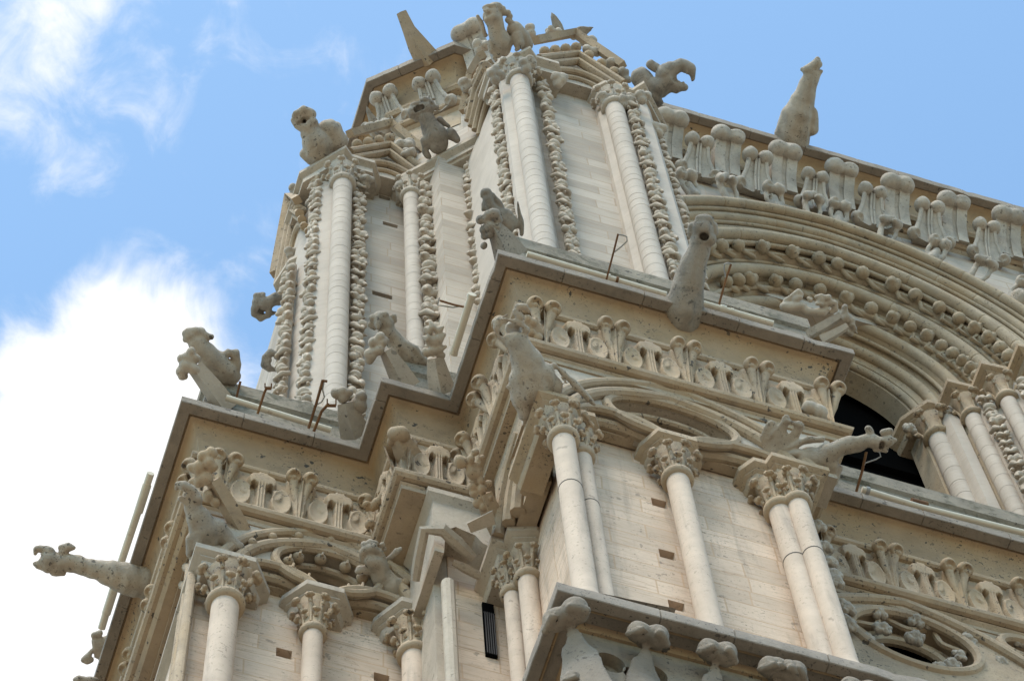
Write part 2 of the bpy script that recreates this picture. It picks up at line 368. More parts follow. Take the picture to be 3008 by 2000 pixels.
# ---- masses behind the ornament
ZB, ZL, ZT = 44.0, 32.8, 66.3
lowA = [(2.85, 40), (2.85, 19.1), (6.33, 19.1), (6.33, 17.9), (7.35, 17.9), (7.35, 15.4), (10.7, 15.4), (10.7, 17.9), (24, 17.9), (24, 40)]
WALL_A = MB().prism(lowA, -1.6, 40.3).build('wall', M['ashlar_low'], root)
frzA = [(2.75, 40), (2.75, 18.62), (5.5, 18.62), (5.5, 17.42), (6.63, 17.42), (6.63, 14.87), (11.58, 14.87), (11.58, 17.2), (24, 17.2), (24, 40)]
def inset(poly, d, lo=0):                # only for these axis-aligned outlines (drawn with the open back at y = 40)
    path = poly; n = len(path); out = []
    for i in range(n):
        if i in (0, n - 1):
            s_ = 1 if i == 0 else -1; out.append((path[i][0] + s_ * d, path[i][1])); continue
        a = np.array(path[i]) - np.array(path[i - 1]); b = np.array(path[i + 1]) - np.array(path[i])
        a = a / np.linalg.norm(a); b = b / np.linalg.norm(b)
        m = (np.array([a[1], -a[0]]) + np.array([b[1], -b[0]])) / (1 + np.array([a[1], -a[0]]) @ np.array([b[1], -b[0]]))
        out.append(tuple(np.array(path[i]) - m * d))
    return out
MB().prism(frzA, 41.2, 44.0).build('wall', M['carved'], root)
upU = [(4.55, 40), (4.55, 19.25), (6.5, 19.25), (6.62, 18.05), (7.45, 18.05), (7.45, 16.05), (10.4, 16.05), (10.4, 18.6), (10.5, 40)]
WALL_U = MB().prism(upU, 44.3, 62.6).build('wall', M['ashlar'], root)
# ---- the main cornice above the gallery: lip, cavetto, frieze band with its two rolls
lipP = [(1.76, 40), (2.14, 18.15), (5.04, 18.15), (5.04, 16.95), (6.17, 16.95), (6.17, 14.4), (12.05, 14.4), (12.05, 16.7), (24, 16.7)]
def dens_path(path, step=0.6):
    out = []
    for a, b in zip(path[:-1], path[1:]):
        out.append(a)
    out.append(path[-1]); return out
cor = MB().sweep([(-0.7, ZB + 0.06), (-0.19, ZB + 0.06), (-0.175, ZB), (-0.012, ZB), (0, ZB + 0.012), (0, ZB + 0.2), (-0.06, ZB + 0.28), (-0.9, ZB + 0.34)], worn(lipP, seed=2)[0], wear=worn(lipP, seed=2)[1]).build('cornice', M['lip'], root)
cav = [(-0.17, ZB + 0.05), (-0.2, ZB + 0.05), (-0.215, ZB + 0.0)] + [(-0.225 - 0.235 * math.sin(t), ZB - 0.01 - 0.95 * (1 - math.cos(t))) for t in np.linspace(0.15, PI / 2, 9)] + [(-0.62, 43.05)]
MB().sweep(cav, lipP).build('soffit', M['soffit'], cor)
def roll(mb, path, o, z, r, n=10):
    return mb.sweep([(o + r * math.cos(2 * PI * i / n), z + r * math.sin(2 * PI * i / n)) for i in range(n + 1)], path)
frz = MB(); roll(frz, lipP, -0.42, 43.0, 0.085); roll(frz, lipP, -0.40, 41.5, 0.105)
frz.sweep([(-0.46, 41.42), (-0.43, 41.36), (-0.5, 41.3), (-0.9, 41.3)], lipP)
frz = frz.build('frieze', M['carved'], root)
# parapet and roof terrace above the cornice
par = MB().sweep([(-0.42, ZB + 0.2), (-0.42, 45.7), (-0.36, 45.76), (-0.36, 46.2), (-0.42, 46.28), (-0.66, 46.3), (-0.66, ZB + 0.2)],
                 [(1.76, 40), (2.14, 18.15), (5.04, 18.15), (5.04, 16.95), (6.17, 16.95), (6.17, 14.4), (12.05, 14.4), (12.05, 16.7), (24, 16.7)])
par.build('parapet', M['parapet'], root)
# ---- capitals, abaci, columns
def abacus(mb, poly, zt, h=0.42, s=1.0):     # poly: open path, travel left -> right with outward on the right
    mb.sweep([(-0.5, zt), (0, zt), (0.0, zt - 0.30 * h), (-0.05 * s, zt - 0.38 * h), (-0.085 * s, zt - 0.42 * h), (-0.075 * s, zt - 0.52 * h), (-0.13 * s, zt - 0.6 * h), (-0.14 * s, zt - 0.9 * h), (-0.17 * s, zt - h), (-0.5, zt - h)], poly)
BUDS = {}
def bud(k=0):
    if k not in BUDS:
        rs = np.random.RandomState(k)
        pr = [('+', [(0, 0, -0.9), (0, 0.25, -0.3), (0, 0.55, 0.0)], [0.22, 0.2, 0.3]), ('+', [(-0.28, 0.62, 0.0)], [0.36]), ('+', [(0.28, 0.62, 0.02)], [0.36]), ('+', [(0, 0.8, -0.2)], [0.28]),
              ('-', [(0.0, 1.02, 0.05)], [0.13]), ('-', [(-0.4, 0.95, -0.05 + 0.1 * rs.rand())], [0.11])]
        BUDS[k] = sculpt(pr, 0.09, 0.08, 0.03, k)
    return BUDS[k]
def frame(n):                            # outward horizontal direction -> X, Y(out), Z
    Y = np.array([n[0], n[1], 0.0]); Y /= np.linalg.norm(Y); X = np.cross(Y, [0, 0, 1.0]); return X, Y, np.array([0, 0, 1.0])
def capital(parent, c, r, zt, h, matk='carved', nb=8, bs=1.0, rot=0.0, tiers=2):
    """bell, astragal and two tiers of curled buds; zt = underside of the abacus"""
    mb = MB(); z0 = zt - h
    mb.lathe([(r * 1.0, z0 - 0.02), (r * 1.28, z0), (r * 1.42, z0 + 0.05), (r * 1.42, z0 + 0.10), (r * 1.2, z0 + 0.14), (r * 1.08, z0 + 0.17), (r * 1.12, z0 + 0.35 * h), (r * 1.2, z0 + 0.65 * h), (r * 1.5, z0 + 0.93 * h), (r * 1.6, zt)], c, 24)
    for t in range(tiers):
        for q in range(nb):
            a = rot + 2 * PI * (q + 0.5 * t) / nb; n = (math.cos(a), math.sin(a)); X, Y, Z = frame(n)
            zz = z0 + h * (0.80 if t == 0 else 0.45); rr = r * (1.62 if t == 0 else 1.22); s_ = (0.135 if t == 0 else 0.10) * bs * (r / 0.16) ** 0.7 * (0.9 + 0.2 * ((q * 7 + t * 3) % 5) / 4)
            mb.put(bud(q % 3), T4((c[0] + n[0] * rr, c[1] + n[1] * rr, zz), X, Y, Z, s_))
            if t == 0:                   # stalk running up the bell
                mb.tube([(c[0] + n[0] * r * 1.1, c[1] + n[1] * r * 1.1, z0 + 0.18), (c[0] + n[0] * r * 1.22, c[1] + n[1] * r * 1.22, z0 + 0.5 * h), (c[0] + n[0] * rr * 1.02, c[1] + n[1] * rr * 1.02, zz)], [0.022, 0.028, 0.035], 6)
    return mb.build('capital', M[matk], parent, 50)
def shaft(c, r, z0, z1, matk, drums=None, seed=1):
    rs = random.Random(seed * 7 + int(c[0] * 100)); mb = MB()
    pr = [(r * 1.25, z0 - 0.02), (r * 1.25, z0 + 0.08), (r * 1.05, z0 + 0.2), (r, z0 + 0.24)]
    z = z0 + 0.3
    while drums and z < z1 - 0.3:        # drum joints: hairline grooves, drums a touch uneven
        k = r * (1 + rs.uniform(-0.006, 0.006)); pr += [(r * 0.975, z - 0.008), (r * 0.975, z + 0.008), (k, z + 0.012), (k, z + 0.05)]; z += drums * rs.uniform(0.75, 1.25); pr += [(k, min(z, z1) - 0.05), (k, min(z, z1) - 0.012)]
    pr += [(r, z1)]
    mb.lathe(pr, c, 24)
    return mb.build('column', M[matk], root, 40)
# ---- blind arcade of the main buttress
ZA = 39.78                               # abacus top
c_l1 = at(6, 1390, 240, y=15.0); c_l2 = at(6, 1492, 300, y=15.17); c_m = at(7, 575, 440, y=15.12); c_r1 = at(7, 1160, 600, y=15.17); c_r2 = at(7, 1275, 605, y=15.0)
for c, r, sp in ((c_l1, 0.165, 1), (c_l2, 0.135, 0), (c_m, 0.165, 0), (c_r1, 0.165, 0), (c_r2, 0.15, 1)):
    co = shaft(c, r, 33.4, 38.55, 'shaft_low', None)
    capital(co, c, r, 39.37, 0.85, 'carved', 8, 0.95, 0.2)
    if c is not c_m:
        zj = 36.9; MB().lathe([(r * 1.0, zj - 0.012), (r * 1.03, zj - 0.01), (r * 1.03, zj + 0.01), (r, zj + 0.012)], c, 24).build('joint', M['joint'], co)
ab = MB()
abacus(ab, [(6.72, 16.2), (6.72, 14.78), (7.34, 14.78), (7.40, 14.93), (7.62, 14.93), (7.74, 15.1), (7.74, 15.45)], ZA)
abacus(ab, [(8.35, 15.45), (8.37, 15.2), (8.55, 14.88), (9.14, 14.88), (9.32, 15.2), (9.34, 15.45)], ZA)
abacus(ab, [(9.86, 15.45), (9.86, 15.15), (10.02, 14.93), (10.2, 14.93), (10.24, 14.78), (11.12, 14.78), (11.12, 16.2)], ZA)
ab.build('abacus', M['carved'], root)
def front(y): return lambda a, b: (a, y, b)
def arcade(xl, xm, xr, zs, y0, ball=False):
    """traceried blind arch: spandrel, big arch rolls, oculus, two sub-arches; y0 = face"""
    apex = zs + 1.72; half = (xr - xl) / 2
    A = tri_arch((xl, zs), (xm, apex), (xr, zs), 0.36)
    B_ = tri_arch((xl + 0.22, zs), (xm, apex - 0.28), (xr - 0.22, zs), 0.33)
    mb = MB()
    plate(mb, [(xl - 0.30, zs), *A, (xr + 0.30, zs), (xr + 0.42, zs + 2.1), (xl - 0.36, zs + 2.1)], [], front(y0), front(y0 + 0.5))
    oc = (xm - 0.0, zs + 0.72); ocr = (1.02 * half / 2.05, 0.62)
    O = [(oc[0] + ocr[0] * math.cos(t), oc[1] + ocr[1] * math.sin(t)) for t in np.linspace(0, 2 * PI, 40)[:-1]]
    O2 = [(oc[0] + ocr[0] * 0.72 * math.cos(t), oc[1] + 0.05 + ocr[1] * 0.62 * math.sin(t)) for t in np.linspace(0, 2 * PI, 40)[:-1]]
    subL = tri_arch((xl + 0.3, zs), ((xl + xm) / 2 - 0.02, zs + 0.42), (xm - 0.12, zs), 0.13, 10); subR = tri_arch((xm + 0.12, zs), ((xr + xm) / 2 + 0.02, zs + 0.42), (xr - 0.3, zs), 0.13, 10)
    plate(mb, [(xl + 0.02, zs), *subL, *subR, (xr - 0.02, zs), *A[::-1][1:-1]], [O], front(y0 + 0.10), front(y0 + 0.42))
    sp = mb.build('spandrel', M['carved_clean'], root)
    rl = MB()
    for pts, r, dy in ((A, 0.085, 0.0), (B_, 0.10, 0.06)): rl.tube([(a, y0 + dy, b) for a, b in pts], r, 10)
    for pts in (subL, subR):
        rl.tube([(a, y0 + 0.10, b) for a, b in pts], 0.075, 8); rl.tube([(a, y0 + 0.27, b - 0.10) for a, b in pts], 0.09, 8)
    rl.tube([(a, y0 + 0.10, b) for a, b in O + O[:2]], 0.075, 8); rl.tube([(a, y0 + 0.30, b) for a, b in O2 + O2[:2]], 0.06, 8)
    rl.build('arch_moulding', M['carved'], sp)
    bk = MB(); plate(bk, [(xl + 0.1, zs + 0.2), (xr - 0.1, zs + 0.2), (xr - 0.3, zs + 1.2), (xm, apex - 0.1), (xl + 0.3, zs + 1.2)], [O2], front(y0 + 0.33), front(y0 + 0.48)); bk.build('oculus_splay', M['carved'], sp)
    return sp, O, B_, oc
arcade(6.98, 8.87, 11.0, ZA - 0.02, 14.90)
# ---- left bay arcade
ZA2 = 39.85
c_a = at(5, 1366, 1110, y=18.72); c_b = at(5, 1945, 1310, y=18.82); c_c = at(6, 520, 1450, y=18.75)
for c, r in ((c_a, 0.2), (c_b, 0.145), (c_c, 0.175)):
    co = shaft(c, r, 30.5, 38.45, 'shaft_low')
    capital(co, c, r, 39.42, 0.95, 'carved', 8, 1.0, 0.3)
ab = MB()
abacus(ab, [(2.72, 30), (2.72, 18.5), (3.62, 18.5), (3.95, 18.95), (3.95, 19.15)], ZA2, 0.45)
abacus(ab, [(4.12, 19.15), (4.14, 18.98), (4.42, 18.62), (4.98, 18.62), (5.22, 18.98), (5.22, 19.15)], ZA2, 0.45)
abacus(ab, [(5.52, 19.15), (5.52, 18.95), (5.82, 18.5), (6.4, 18.5)], ZA2, 0.45)
ab.build('abacus', M['carved_clean'], root)
spL, OL, BL, ocL = arcade(3.1, 4.75, 6.35, ZA2 - 0.02, 18.64)
for t in (25, 62, 100, 138, 172, 205, 240, 300, 330):
    a, b = ocL[0] + 0.60 * math.cos(math.radians(t)), ocL[1] + 0.47 * math.sin(math.radians(t))
    mb = MB(); mb.ball((a, 18.80, b), 0.095, 12); mb.tube([(a, 18.86, b + 0.03), (a + 0.02, 18.72, b + 0.115), (a, 18.69, b - 0.08)], 0.02, 5); mb.build('ball_ornament', M['carved'], root)
for i in range(4, len(BL) - 3, 3):
    a, b = BL[i]; mb = MB(); mb.ball((a, 18.63, b + 0.13), 0.075, 10); mb.build('ball_ornament', M['carved'], root)
# left side face of the left bay: jamb mouldings, further columns and arch seen edge-on
sd = MB()
for y, r, dx in ((18.95, 0.075, -0.03), (19.12, 0.06, 0.02), (19.3, 0.075, -0.02), (19.6, 0.07, 0.0)):
    sd.tube([(2.82 + dx, y, 30), (2.82 + dx, y, 40.6), (2.80 + dx, y + 0.25, 41.15)], r, 10)
sd.build('jamb_moulding', M['carved'], root)
ab = MB(); abacus(ab, [(2.5, 21.6), (2.5, 20.35), (2.78, 20.1), (2.9, 20.1)], 38.2, 0.45); ab.build('abacus', M['carved_clean'], root)
# ---- step pier between the two: broken gablet with drip mouldings, slit window, pair of columns
gb = MB()
xg0, xg1, yg = 5.95, 6.9, 17.42
plate(gb, [(5.98, 39.3), (6.12, 39.3), (6.16, 40.1), (6.32, 40.32), (6.62, 40.2), (6.72, 40.0), (6.9, 39.9), (7.0, 41.3), (5.98, 41.3)], [], front(yg), front(yg + 0.5))
gb.box(5.98, 6.12, yg + 0.5, 18.6, 39.3, 41.3); gb.box(6.12, 6.36, 17.93, 18.9, 30, 41.2)
gb.sweep([(0, 41.3), (0.10, 41.3), (0.10, 41.15), (0.02, 41.05), (0, 41.0)], [(5.98, 18.6), (5.98, 17.42), (6.9, 17.42)])
gb.tube([(6.2, 17.55, 35.0), (6.2, 17.55, 38.6)], 0.10, 10)
gb.build('gablet', M['carved_clean'], root)
s0 = at(6, 905, 1115, y=17.88); s1 = at(6, 970, 1120, y=17.88); s2 = at(6, 935, 1420, y=17.88)
sl = MB(); x0, x1 = s0[0] + 0.02, s0[0] + 0.19
sl.box(x0, x1, 17.86, 17.96, s2[2], s0[2]); slit = sl.build('slit_window', M['black'], root)  # the opening's darkness is this box's black colour
gr = MB()
for i in range(5): gr.tube([(x0 + 0.02 + i * (x1 - x0 - 0.04) / 4, 17.84, s2[2] + 0.02), (x0 + 0.02 + i * (x1 - x0 - 0.04) / 4, 17.84, s0[2] - 0.35)], 0.012, 6)
gr.tube([(x0, 17.84, s0[2] - 0.36), (x1, 17.84, s0[2] - 0.36)], 0.012, 6); gr.build('grate', M['iron'], slit)
c1_ = at(6, 1088, 1085, y=17.35); c2_ = at(6, 1178, 1000, y=17.08)
for c, r in ((c1_, 0.125), (c2_, 0.145)):
    z1 = c[2]; co = shaft(c, r, 31, z1, 'shaft_low'); capital(co, c, r, z1 + 0.82, 0.82, 'carved', 8, 0.85, 0.1)
zt = c2_[2] + 1.2
GABLET = True
ab = MB(); abacus(ab, [(6.72, 18.0), (6.72, 17.05), (6.9, 17.05), (6.9, 16.85), (7.3, 16.72), (7.5, 16.8)], zt, 0.45); ab.build('abacus', M['carved_clean'], root)
# arch on the left flank of the main buttress, seen edge-on
fl = MB()
for y, x, r in ((16.75, 6.82, 0.10), (16.5, 6.9, 0.10), (16.3, 6.98, 0.12), (15.95, 7.0, 0.1)):
    fl.tube([(x, y + 0.3, zt), (x, y + 0.1, zt + 0.5), (x, y - 0.35, zt + 0.95), (x, y - 0.9, zt + 1.1)], r, 8)
fl.box(6.78, 7.3, 15.0, 16.9, zt + 0.9, 41.2); fl.box(7.02, 7.3, 16.0, 17.1, zt, zt + 0.9)
fl.build('arch_moulding', M['carved'], root)
# ---- recessed gallery bay at the right: abaci, tracery with rose knots
trac = MB()
yR = 17.22
outer = tri_arch((11.6, 40.3), (13.42, 41.40), (15.35, 40.2), 0.16); outer2 = tri_arch((15.35, 40.2), (17.2, 41.4), (19.1, 40.2), 0.16)
hole1 = [(13.42 + 1.02 * math.cos(t) , 40.18 + 0.86 * math.sin(t)) for t in np.linspace(0, 2 * PI, 40)[:-1]]
hole2 = [(17.25 + 1.02 * math.cos(t), 40.18 + 0.86 * math.sin(t)) for t in np.linspace(0, 2 * PI, 40)[:-1]]
hole3 = [(15.36 + 0.42 * math.cos(t), 40.95 + 0.32 * math.sin(t)) for t in np.linspace(0, 2 * PI, 24)[:-1]]
plate(trac, [(11.0, 36.5), (24, 36.5), (24, 41.35), (11.0, 41.35)], [hole1, hole2, hole3], front(yR), front(yR + 0.6))
tr = trac.build('tracery', M['carved'], root)
rl = MB()
for pts, r in ((outer, 0.10), (outer2, 0.10)): rl.tube([(a, yR - 0.02, b) for a, b in pts], r, 10)
for h_ in (hole1, hole2, hole3):
    rl.tube([(a, yR, b) for a, b in h_ + h_[:2]], 0.085, 8)
for cx in (13.42, 17.25):
    for s_ in (0.80, 0.62):
        rl.tube([(cx + s_ * 1.02 * math.cos(t), yR + 0.32, 40.22 + s_ * 0.80 * math.sin(t)) for t in np.linspace(0.2, PI - 0.1, 20)], 0.055 if s_ > .7 else 0.09, 8)
    for t0 in (0.35, 1.2, 2.0, 2.8):
        rl.tube([(cx + 0.98 * math.cos(t0 + q) * (1 - 0.25 * math.sin(q / 0.7 * PI)), yR + 0.12, 40.2 + 0.82 * math.sin(t0 + q) * (1 - 0.25 * math.sin(q / 0.7 * PI))) for q in np.linspace(0, 0.7, 9)], 0.05, 6)
rl.build('arch_moulding', M['carved'], tr)
def rose(c, s, seed):
    rs = np.random.RandomState(seed); mb = MB()
    pr = []
    for q in range(5):
        a = 2 * PI * q / 5 + rs.rand(); pr.append(('+', [(0.55 * math.cos(a), -0.15 * rs.rand(), 0.55 * math.sin(a))], [0.42]))
        pr.append(('-', [(0.62 * math.cos(a), -0.5, 0.62 * math.sin(a))], [0.16]))
    pr.append(('+', [(0, -0.25, 0)], [0.5]))
    mb.put(sculpt(pr, 0.1, 0.06, 0.03, seed), T4(c, s=s)); return mb
for i, (a, b, s_) in enumerate(((560, 950, .17), (600, 1090, .17), (900, 1020, .19), (900, 1180, .19), (1010, 1050, .12), (1370, 1210, .2), (1310, 1340, .14), (1240, 1420, .16), (1130, 1450, .14), (460, 1180, .14), (580, 1280, .13), (290, 1060, .14), (270, 900, .16), (1690, 1400, .14), (1850, 1210, .14))):
    p = at('D', a, b, y=yR + 0.05); rose(p, s_, i).build('rose_knot', M['crocket'], tr, 60)
MB().box(10.9, 24, 17.75, 18.3, -1.6, 41.3).build('wall', M['black'], root)  # black sheet: shade of the open gallery painted in behind the tracery
# ---- frieze leaves: alternating spread leaf and twin curled buds
def frieze_tile(L_=1.15, H=0.5, zs=2.75, nu=100, ns=52):
    """one repeat of the carved leaf frieze: spread leaf with drilled eyes, cupped lobes, ribbed sheaths at both ends"""
    u = np.linspace(-L_ / 2, L_ / 2, nu); w = np.linspace(0, H, ns); U, W_ = np.meshgrid(u, w, indexing='ij'); h = np.zeros_like(U)
    def st(d, e=0.012): return np.clip(-d / e, 0, 1)
    for uc in (-L_ / 2, L_ / 2):
        q = np.abs(U - uc); wd = 0.05 + 0.36 * W_
        h = np.maximum(h, st(q - wd) * (0.06 + 0.16 * W_ / H * np.clip(1 - q / wd, 0, 1)) + 0.03 * (np.abs(q - 0.035 - 0.10 * W_) < 0.013) + 0.03 * (q < 0.014))
    for sg in (-1, 1):
        r = np.hypot(U - sg * 0.30, (W_ - 0.20) * 0.98); h = np.maximum(h, st(r - 0.155) * (0.05 + 0.085 * (r / 0.155) ** 2.2))
        r2 = np.hypot((U - sg * 0.21) / 1.6, W_ - 0.035); h = np.maximum(h, st(r2 - 0.05) * (0.04 + 0.06 * (r2 / 0.05)))
        r4 = np.hypot((U - sg * 0.21) / 1.5, W_ - 0.27); h = np.maximum(h, st(r4 - 0.075) * 0.09)
    q = np.abs(U); h = np.maximum(h, st(q - (0.066 + 0.10 * np.clip(0.12 - W_, 0, 1) + 0.05 * np.clip(W_ - 0.30, 0, 1))) * (0.13 - 0.035 * (np.abs(q - 0.022) < 0.011)))
    rx = np.maximum(np.abs(U) - 0.14, 0); rz = np.abs(W_ - 0.425 + 0.16 * np.abs(U)); r = np.hypot(rx, rz * 1.05); h = np.maximum(h, st(r - 0.075) * (0.095 + 0.045 * np.sqrt(np.clip(1 - (r / 0.077) ** 2, 0, 1))))
    for sg in (-1, 1):
        e = np.hypot((U - sg * 0.125) / 0.036, (W_ - 0.285) / 0.075); h = np.where(e < 1, -0.22, h)
    h[:, 0] = np.minimum(h[:, 0], 0.0); h[:, -1] = np.minimum(h[:, -1], 0.02)
    k = h.copy(); k[1:-1, 1:-1] = (h[1:-1, 1:-1] * 4 + h[:-2, 1:-1] + h[2:, 1:-1] + h[1:-1, :-2] + h[1:-1, 2:]) / 8; h = k
    lean = 0.05 * (W_ / H) ** 2
    v = np.stack([U, lean + 0.86 * h, W_ * zs - 0.42 * h], -1).reshape(-1, 3)
    f = [(i * ns + j, (i + 1) * ns + j, (i + 1) * ns + j + 1, i * ns + j + 1) for i in range(nu - 1) for j in range(ns - 1)]
    return v, f
leafA = frieze_tile()
CV = np.array((0.12, 0.34, -0.93)); CU = np.array((0, 0.93, 0.36))     # bud eyes open forwards and down
def bud_eye(x, m):
    c = np.array((x, 0.25, 1.24)); out = [('+', [c], [0.13])]
    out += [('-', [c + CV * 0.12 + CU * 0.03], [0.083]), ('+', [c + CV * 0.068 - CU * 0.03 + np.array((m * 0.012, 0, 0))], [0.058], 0.008)]
    return out
budA = sculpt([('+', [(0, 0.02, 0.5), (-0.07, 0.10, 0.8), (-0.12, 0.18, 1.12)], [0.04, 0.055, 0.075]), ('+', [(0, 0.02, 0.5), (0.07, 0.10, 0.8), (0.12, 0.18, 1.12)], [0.04, 0.055, 0.075])] + bud_eye(-0.135, -1) + bud_eye(0.135, 1), 0.018, 0.02, 0.003)
def pm(vf, name, m):
    mb = MB(); mb.add(vf[0], vf[1]); return mb.mesh(name, m, 70)
ME_leaf, ME_bud = pm(leafA, 'frieze_leaf', M['carved']), pm(budA, 'frieze_bud', M['carved'])
def frieze_run(p0, p1, start, z=41.56):
    p0 = np.array(p0, float); p1 = np.array(p1, float); d = p1 - p0; Lg = np.linalg.norm(d); d /= Lg; out = np.array([d[1], -d[0]])
    n = max(1, round(Lg / 1.15)); st = Lg / n
    for i in range(n + 1):
        if i < n:
            q = p0 + d * (st * (i + 0.5)); k = st / 1.15 * (1 if i % 2 else -1)
            inst(ME_leaf, 'frieze_leaf', frz, T4((q[0], q[1], z), (d[0] * k, d[1] * k, 0), (out[0], out[1], 0), (0.02 * math.sin(3 * i), 0, 1)))
        if i == 0 and not start & 1 or i == n and not start & 2: continue
        q = p0 + d * st * i; k = 1 + 0.05 * math.sin(7.3 * i + p0[0] * 3)
        inst(ME_bud, 'frieze_bud', frz, T4((q[0], q[1], z), (d[0] * k, d[1] * k, 0), (out[0], out[1], 0), (0.05 * math.sin(5 * i), 0, 1)))
frieze_run((6.92, 14.87), (11.5, 14.87), 3)
frieze_run((6.63, 17.2), (6.63, 15.2), 3)
frieze_run((3.0, 18.62), (5.45, 18.62), 1)
frieze_run((2.68, 24.4), (2.74, 18.8), 3)
frieze_run((5.55, 17.42), (6.6, 17.42), 0)
frieze_run((5.5, 18.6), (5.5, 17.5), 1)
frieze_run((12.2, 17.2), (16.8, 17.2), 3)
# ---- lower cornice in front, with trefoil panels and big twin crockets
lowP = [(6.56, 24), (6.56, 14.62), (12.3, 14.62), (12.3, 24)]
lc = MB().sweep([(-3.0, ZL + 0.06), (-0.165, ZL + 0.06), (-0.15, ZL), (-0.012, ZL), (0, ZL + 0.012), (0, ZL + 0.22), (-0.08, ZL + 0.34), (-1.6, ZL + 0.6)], worn(lowP, seed=3)[0], wear=worn(lowP, seed=3)[1]).build('lower_cornice', M['lip'], root)
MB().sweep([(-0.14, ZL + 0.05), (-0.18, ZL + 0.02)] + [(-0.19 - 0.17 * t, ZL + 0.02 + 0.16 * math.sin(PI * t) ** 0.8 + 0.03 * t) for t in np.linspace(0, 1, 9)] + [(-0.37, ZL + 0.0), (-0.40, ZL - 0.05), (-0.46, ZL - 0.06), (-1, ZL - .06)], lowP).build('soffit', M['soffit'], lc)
yl = 15.06
panel = MB()
def lobe(a, b, rx, rz): return [(a + rx * math.cos(t), b + rz * math.sin(t)) for t in np.linspace(0, 2 * PI, 22)[:-1]]
tre = []
for a, b in ((948, 818), (1290, 908)):
    p = at('F', a, b, y=yl); tre.append(p)
holes = [lobe(p[0], p[2], 0.2, 0.24) for p in tre] + [lobe(p[0] - 0.30, p[2] - 0.12, 0.075, 0.13) for p in tre]
x_ = 8.62
while x_ < 12: holes += [lobe(x_, 32.08, 0.2, 0.24), lobe(x_ - 0.3, 31.96, 0.075, 0.13)]; x_ += 0.62
plate(panel, [(6.98, 24), (11.9, 24), (11.9, 32.8), (6.98, 32.8)], [h_ for h_ in holes if min(q[1] for q in h_) > 24.1], front(yl), front(yl + 0.16))
panel.box(6.98, 11.9, yl + 0.16, 15.3, 24, 32.8); panel.box(6.98, 11.9, 15.3, 23.9, -1.6, 32.5)
panel.build('wall', M['panel'], root)
bigB = sculpt([('+', [(0, 0.0, -1.6), (0, 0.03, -0.6), (0, 0.2, -0.12)], [0.34, 0.22, 0.07], None, ((0, 1, -.1), 4.0)), ('+', [(-0.12, 0.31, 0.0)], [0.15], 0.02), ('+', [(0.12, 0.31, 0.0)], [0.15], 0.02), ('+', [(0, 0.24, 0.05)], [0.13], 0.03), ('-', [(-0.11, 0.40, -0.12), (-.1, .36, -.08)], [0.05, .03], .012), ('-', [(0.13, 0.41, -0.11), (.12, .36, -.08)], [0.045, .03], .012), ('-', [(-.2, .45, .06), (-.1, .46, -.1)], [.018, .02], .01), ('-', [(.2, .44, .08), (.16, .46, -.08)], [.018, .02], .01), ('+', [(-.16, .36, -.12), (-.05, .42, -.14)], [.05, .03], .01), ('+', [(.18, .36, -.1), (.07, .42, -.14)], [.05, .03], .01),
               ('-', [(0, 0.5, 0.03), (0, 0.47, -0.12)], [0.04, 0.03]), ('-', [(-0.16, 0.47, -0.06)], [0.035]), ('-', [(0.17, 0.5, 0.02)], [0.03]), ('+', [(-0.24, 0.3, -0.1), (-0.1, 0.44, -0.12)], [0.05, 0.04]), ('+', [(0.24, 0.3, -0.1), (0.1, 0.44, -0.12)], [0.05, 0.04])], 0.026, 0.03, 0.006)
ME_big = pm(bigB, 'crocket', M['knob'])
for a, b, s_ in ((1260, 575, 1.0), (1825, 715, 0.95), (2330, 860, 1.0)):
    p = at('F', a, b, y=yl - 0.34); inst(ME_big, 'crocket', lc, T4((p[0], yl, p[2]), s=1.0, X=(s_, 0, 0), Y=(0, -1, 0), Z=(0, 0, 1)))
p = at(7, 1195, 1495, y=yl - 0.34)
for dx in (0, 0.95, 1.9): inst(ME_big, 'crocket', lc, T4((p[0] + dx, yl, p[2]), X=(1, 0, 0), Y=(0, -1, 0)))
p = at('F', 580, 430, y=14.8); dq = 0.7071
inst(ME_big, 'corner_crocket', lc, T4((p[0] + 0.25, p[1] + 0.25, p[2]), X=(1.15 * dq, -1.15 * dq, 0), Y=(-1.1 * dq, -1.1 * dq, 0), Z=(0, 0, 1.1)))
p = at('F', 690, 890, y=14.95); inst(ME_big, 'crocket', lc, T4((p[0] + .05, p[1] + 0.35, p[2]), X=(0.75, 0, 0), Y=(0, -0.75, 0), Z=(0, 0, .75)))
# ---- putlog holes
def pierce(wall, spots):                 # cut the scaffold holes right into the masonry
    mb = MB()
    for p, w, h_ in spots: mb.box(p[0] - w, p[0] + w, p[1] - 0.2, p[1] + 0.28, p[2] - h_, p[2] + h_)
    cut = mb.build('cut', M['joint']); mo = wall.modifiers.new('cut', 'BOOLEAN'); mo.operation = 'DIFFERENCE'; mo.solver = 'EXACT'; mo.object = cut
    bpy.context.view_layer.update(); dg = bpy.context.evaluated_depsgraph_get()
    me = bpy.data.meshes.new_from_object(wall.evaluated_get(dg)); wall.modifiers.clear(); wall.data = me; me.shade_flat(); bpy.data.objects.remove(cut)
    while len(me.materials) > 1: me.materials.pop()
pierce(WALL_A, [(at(7, a, b, y=15.4), 0.115, 0.13) for a, b in ((465, 545), (510, 840), (565, 1135))] + [(at(5, 1757, 1385, y=19.1), 0.115, 0.13), (at(6, 335, 1550, y=19.1), 0.115, 0.13)])
pierce(WALL_U, [(at(c_, a, b, y=19.25), w_, 0.11) for c_, a, b, w_ in ((1, 893, 1368, 0.125), (3, 1520, 143, 0.16), (3, 1465, 628, 0.2))])
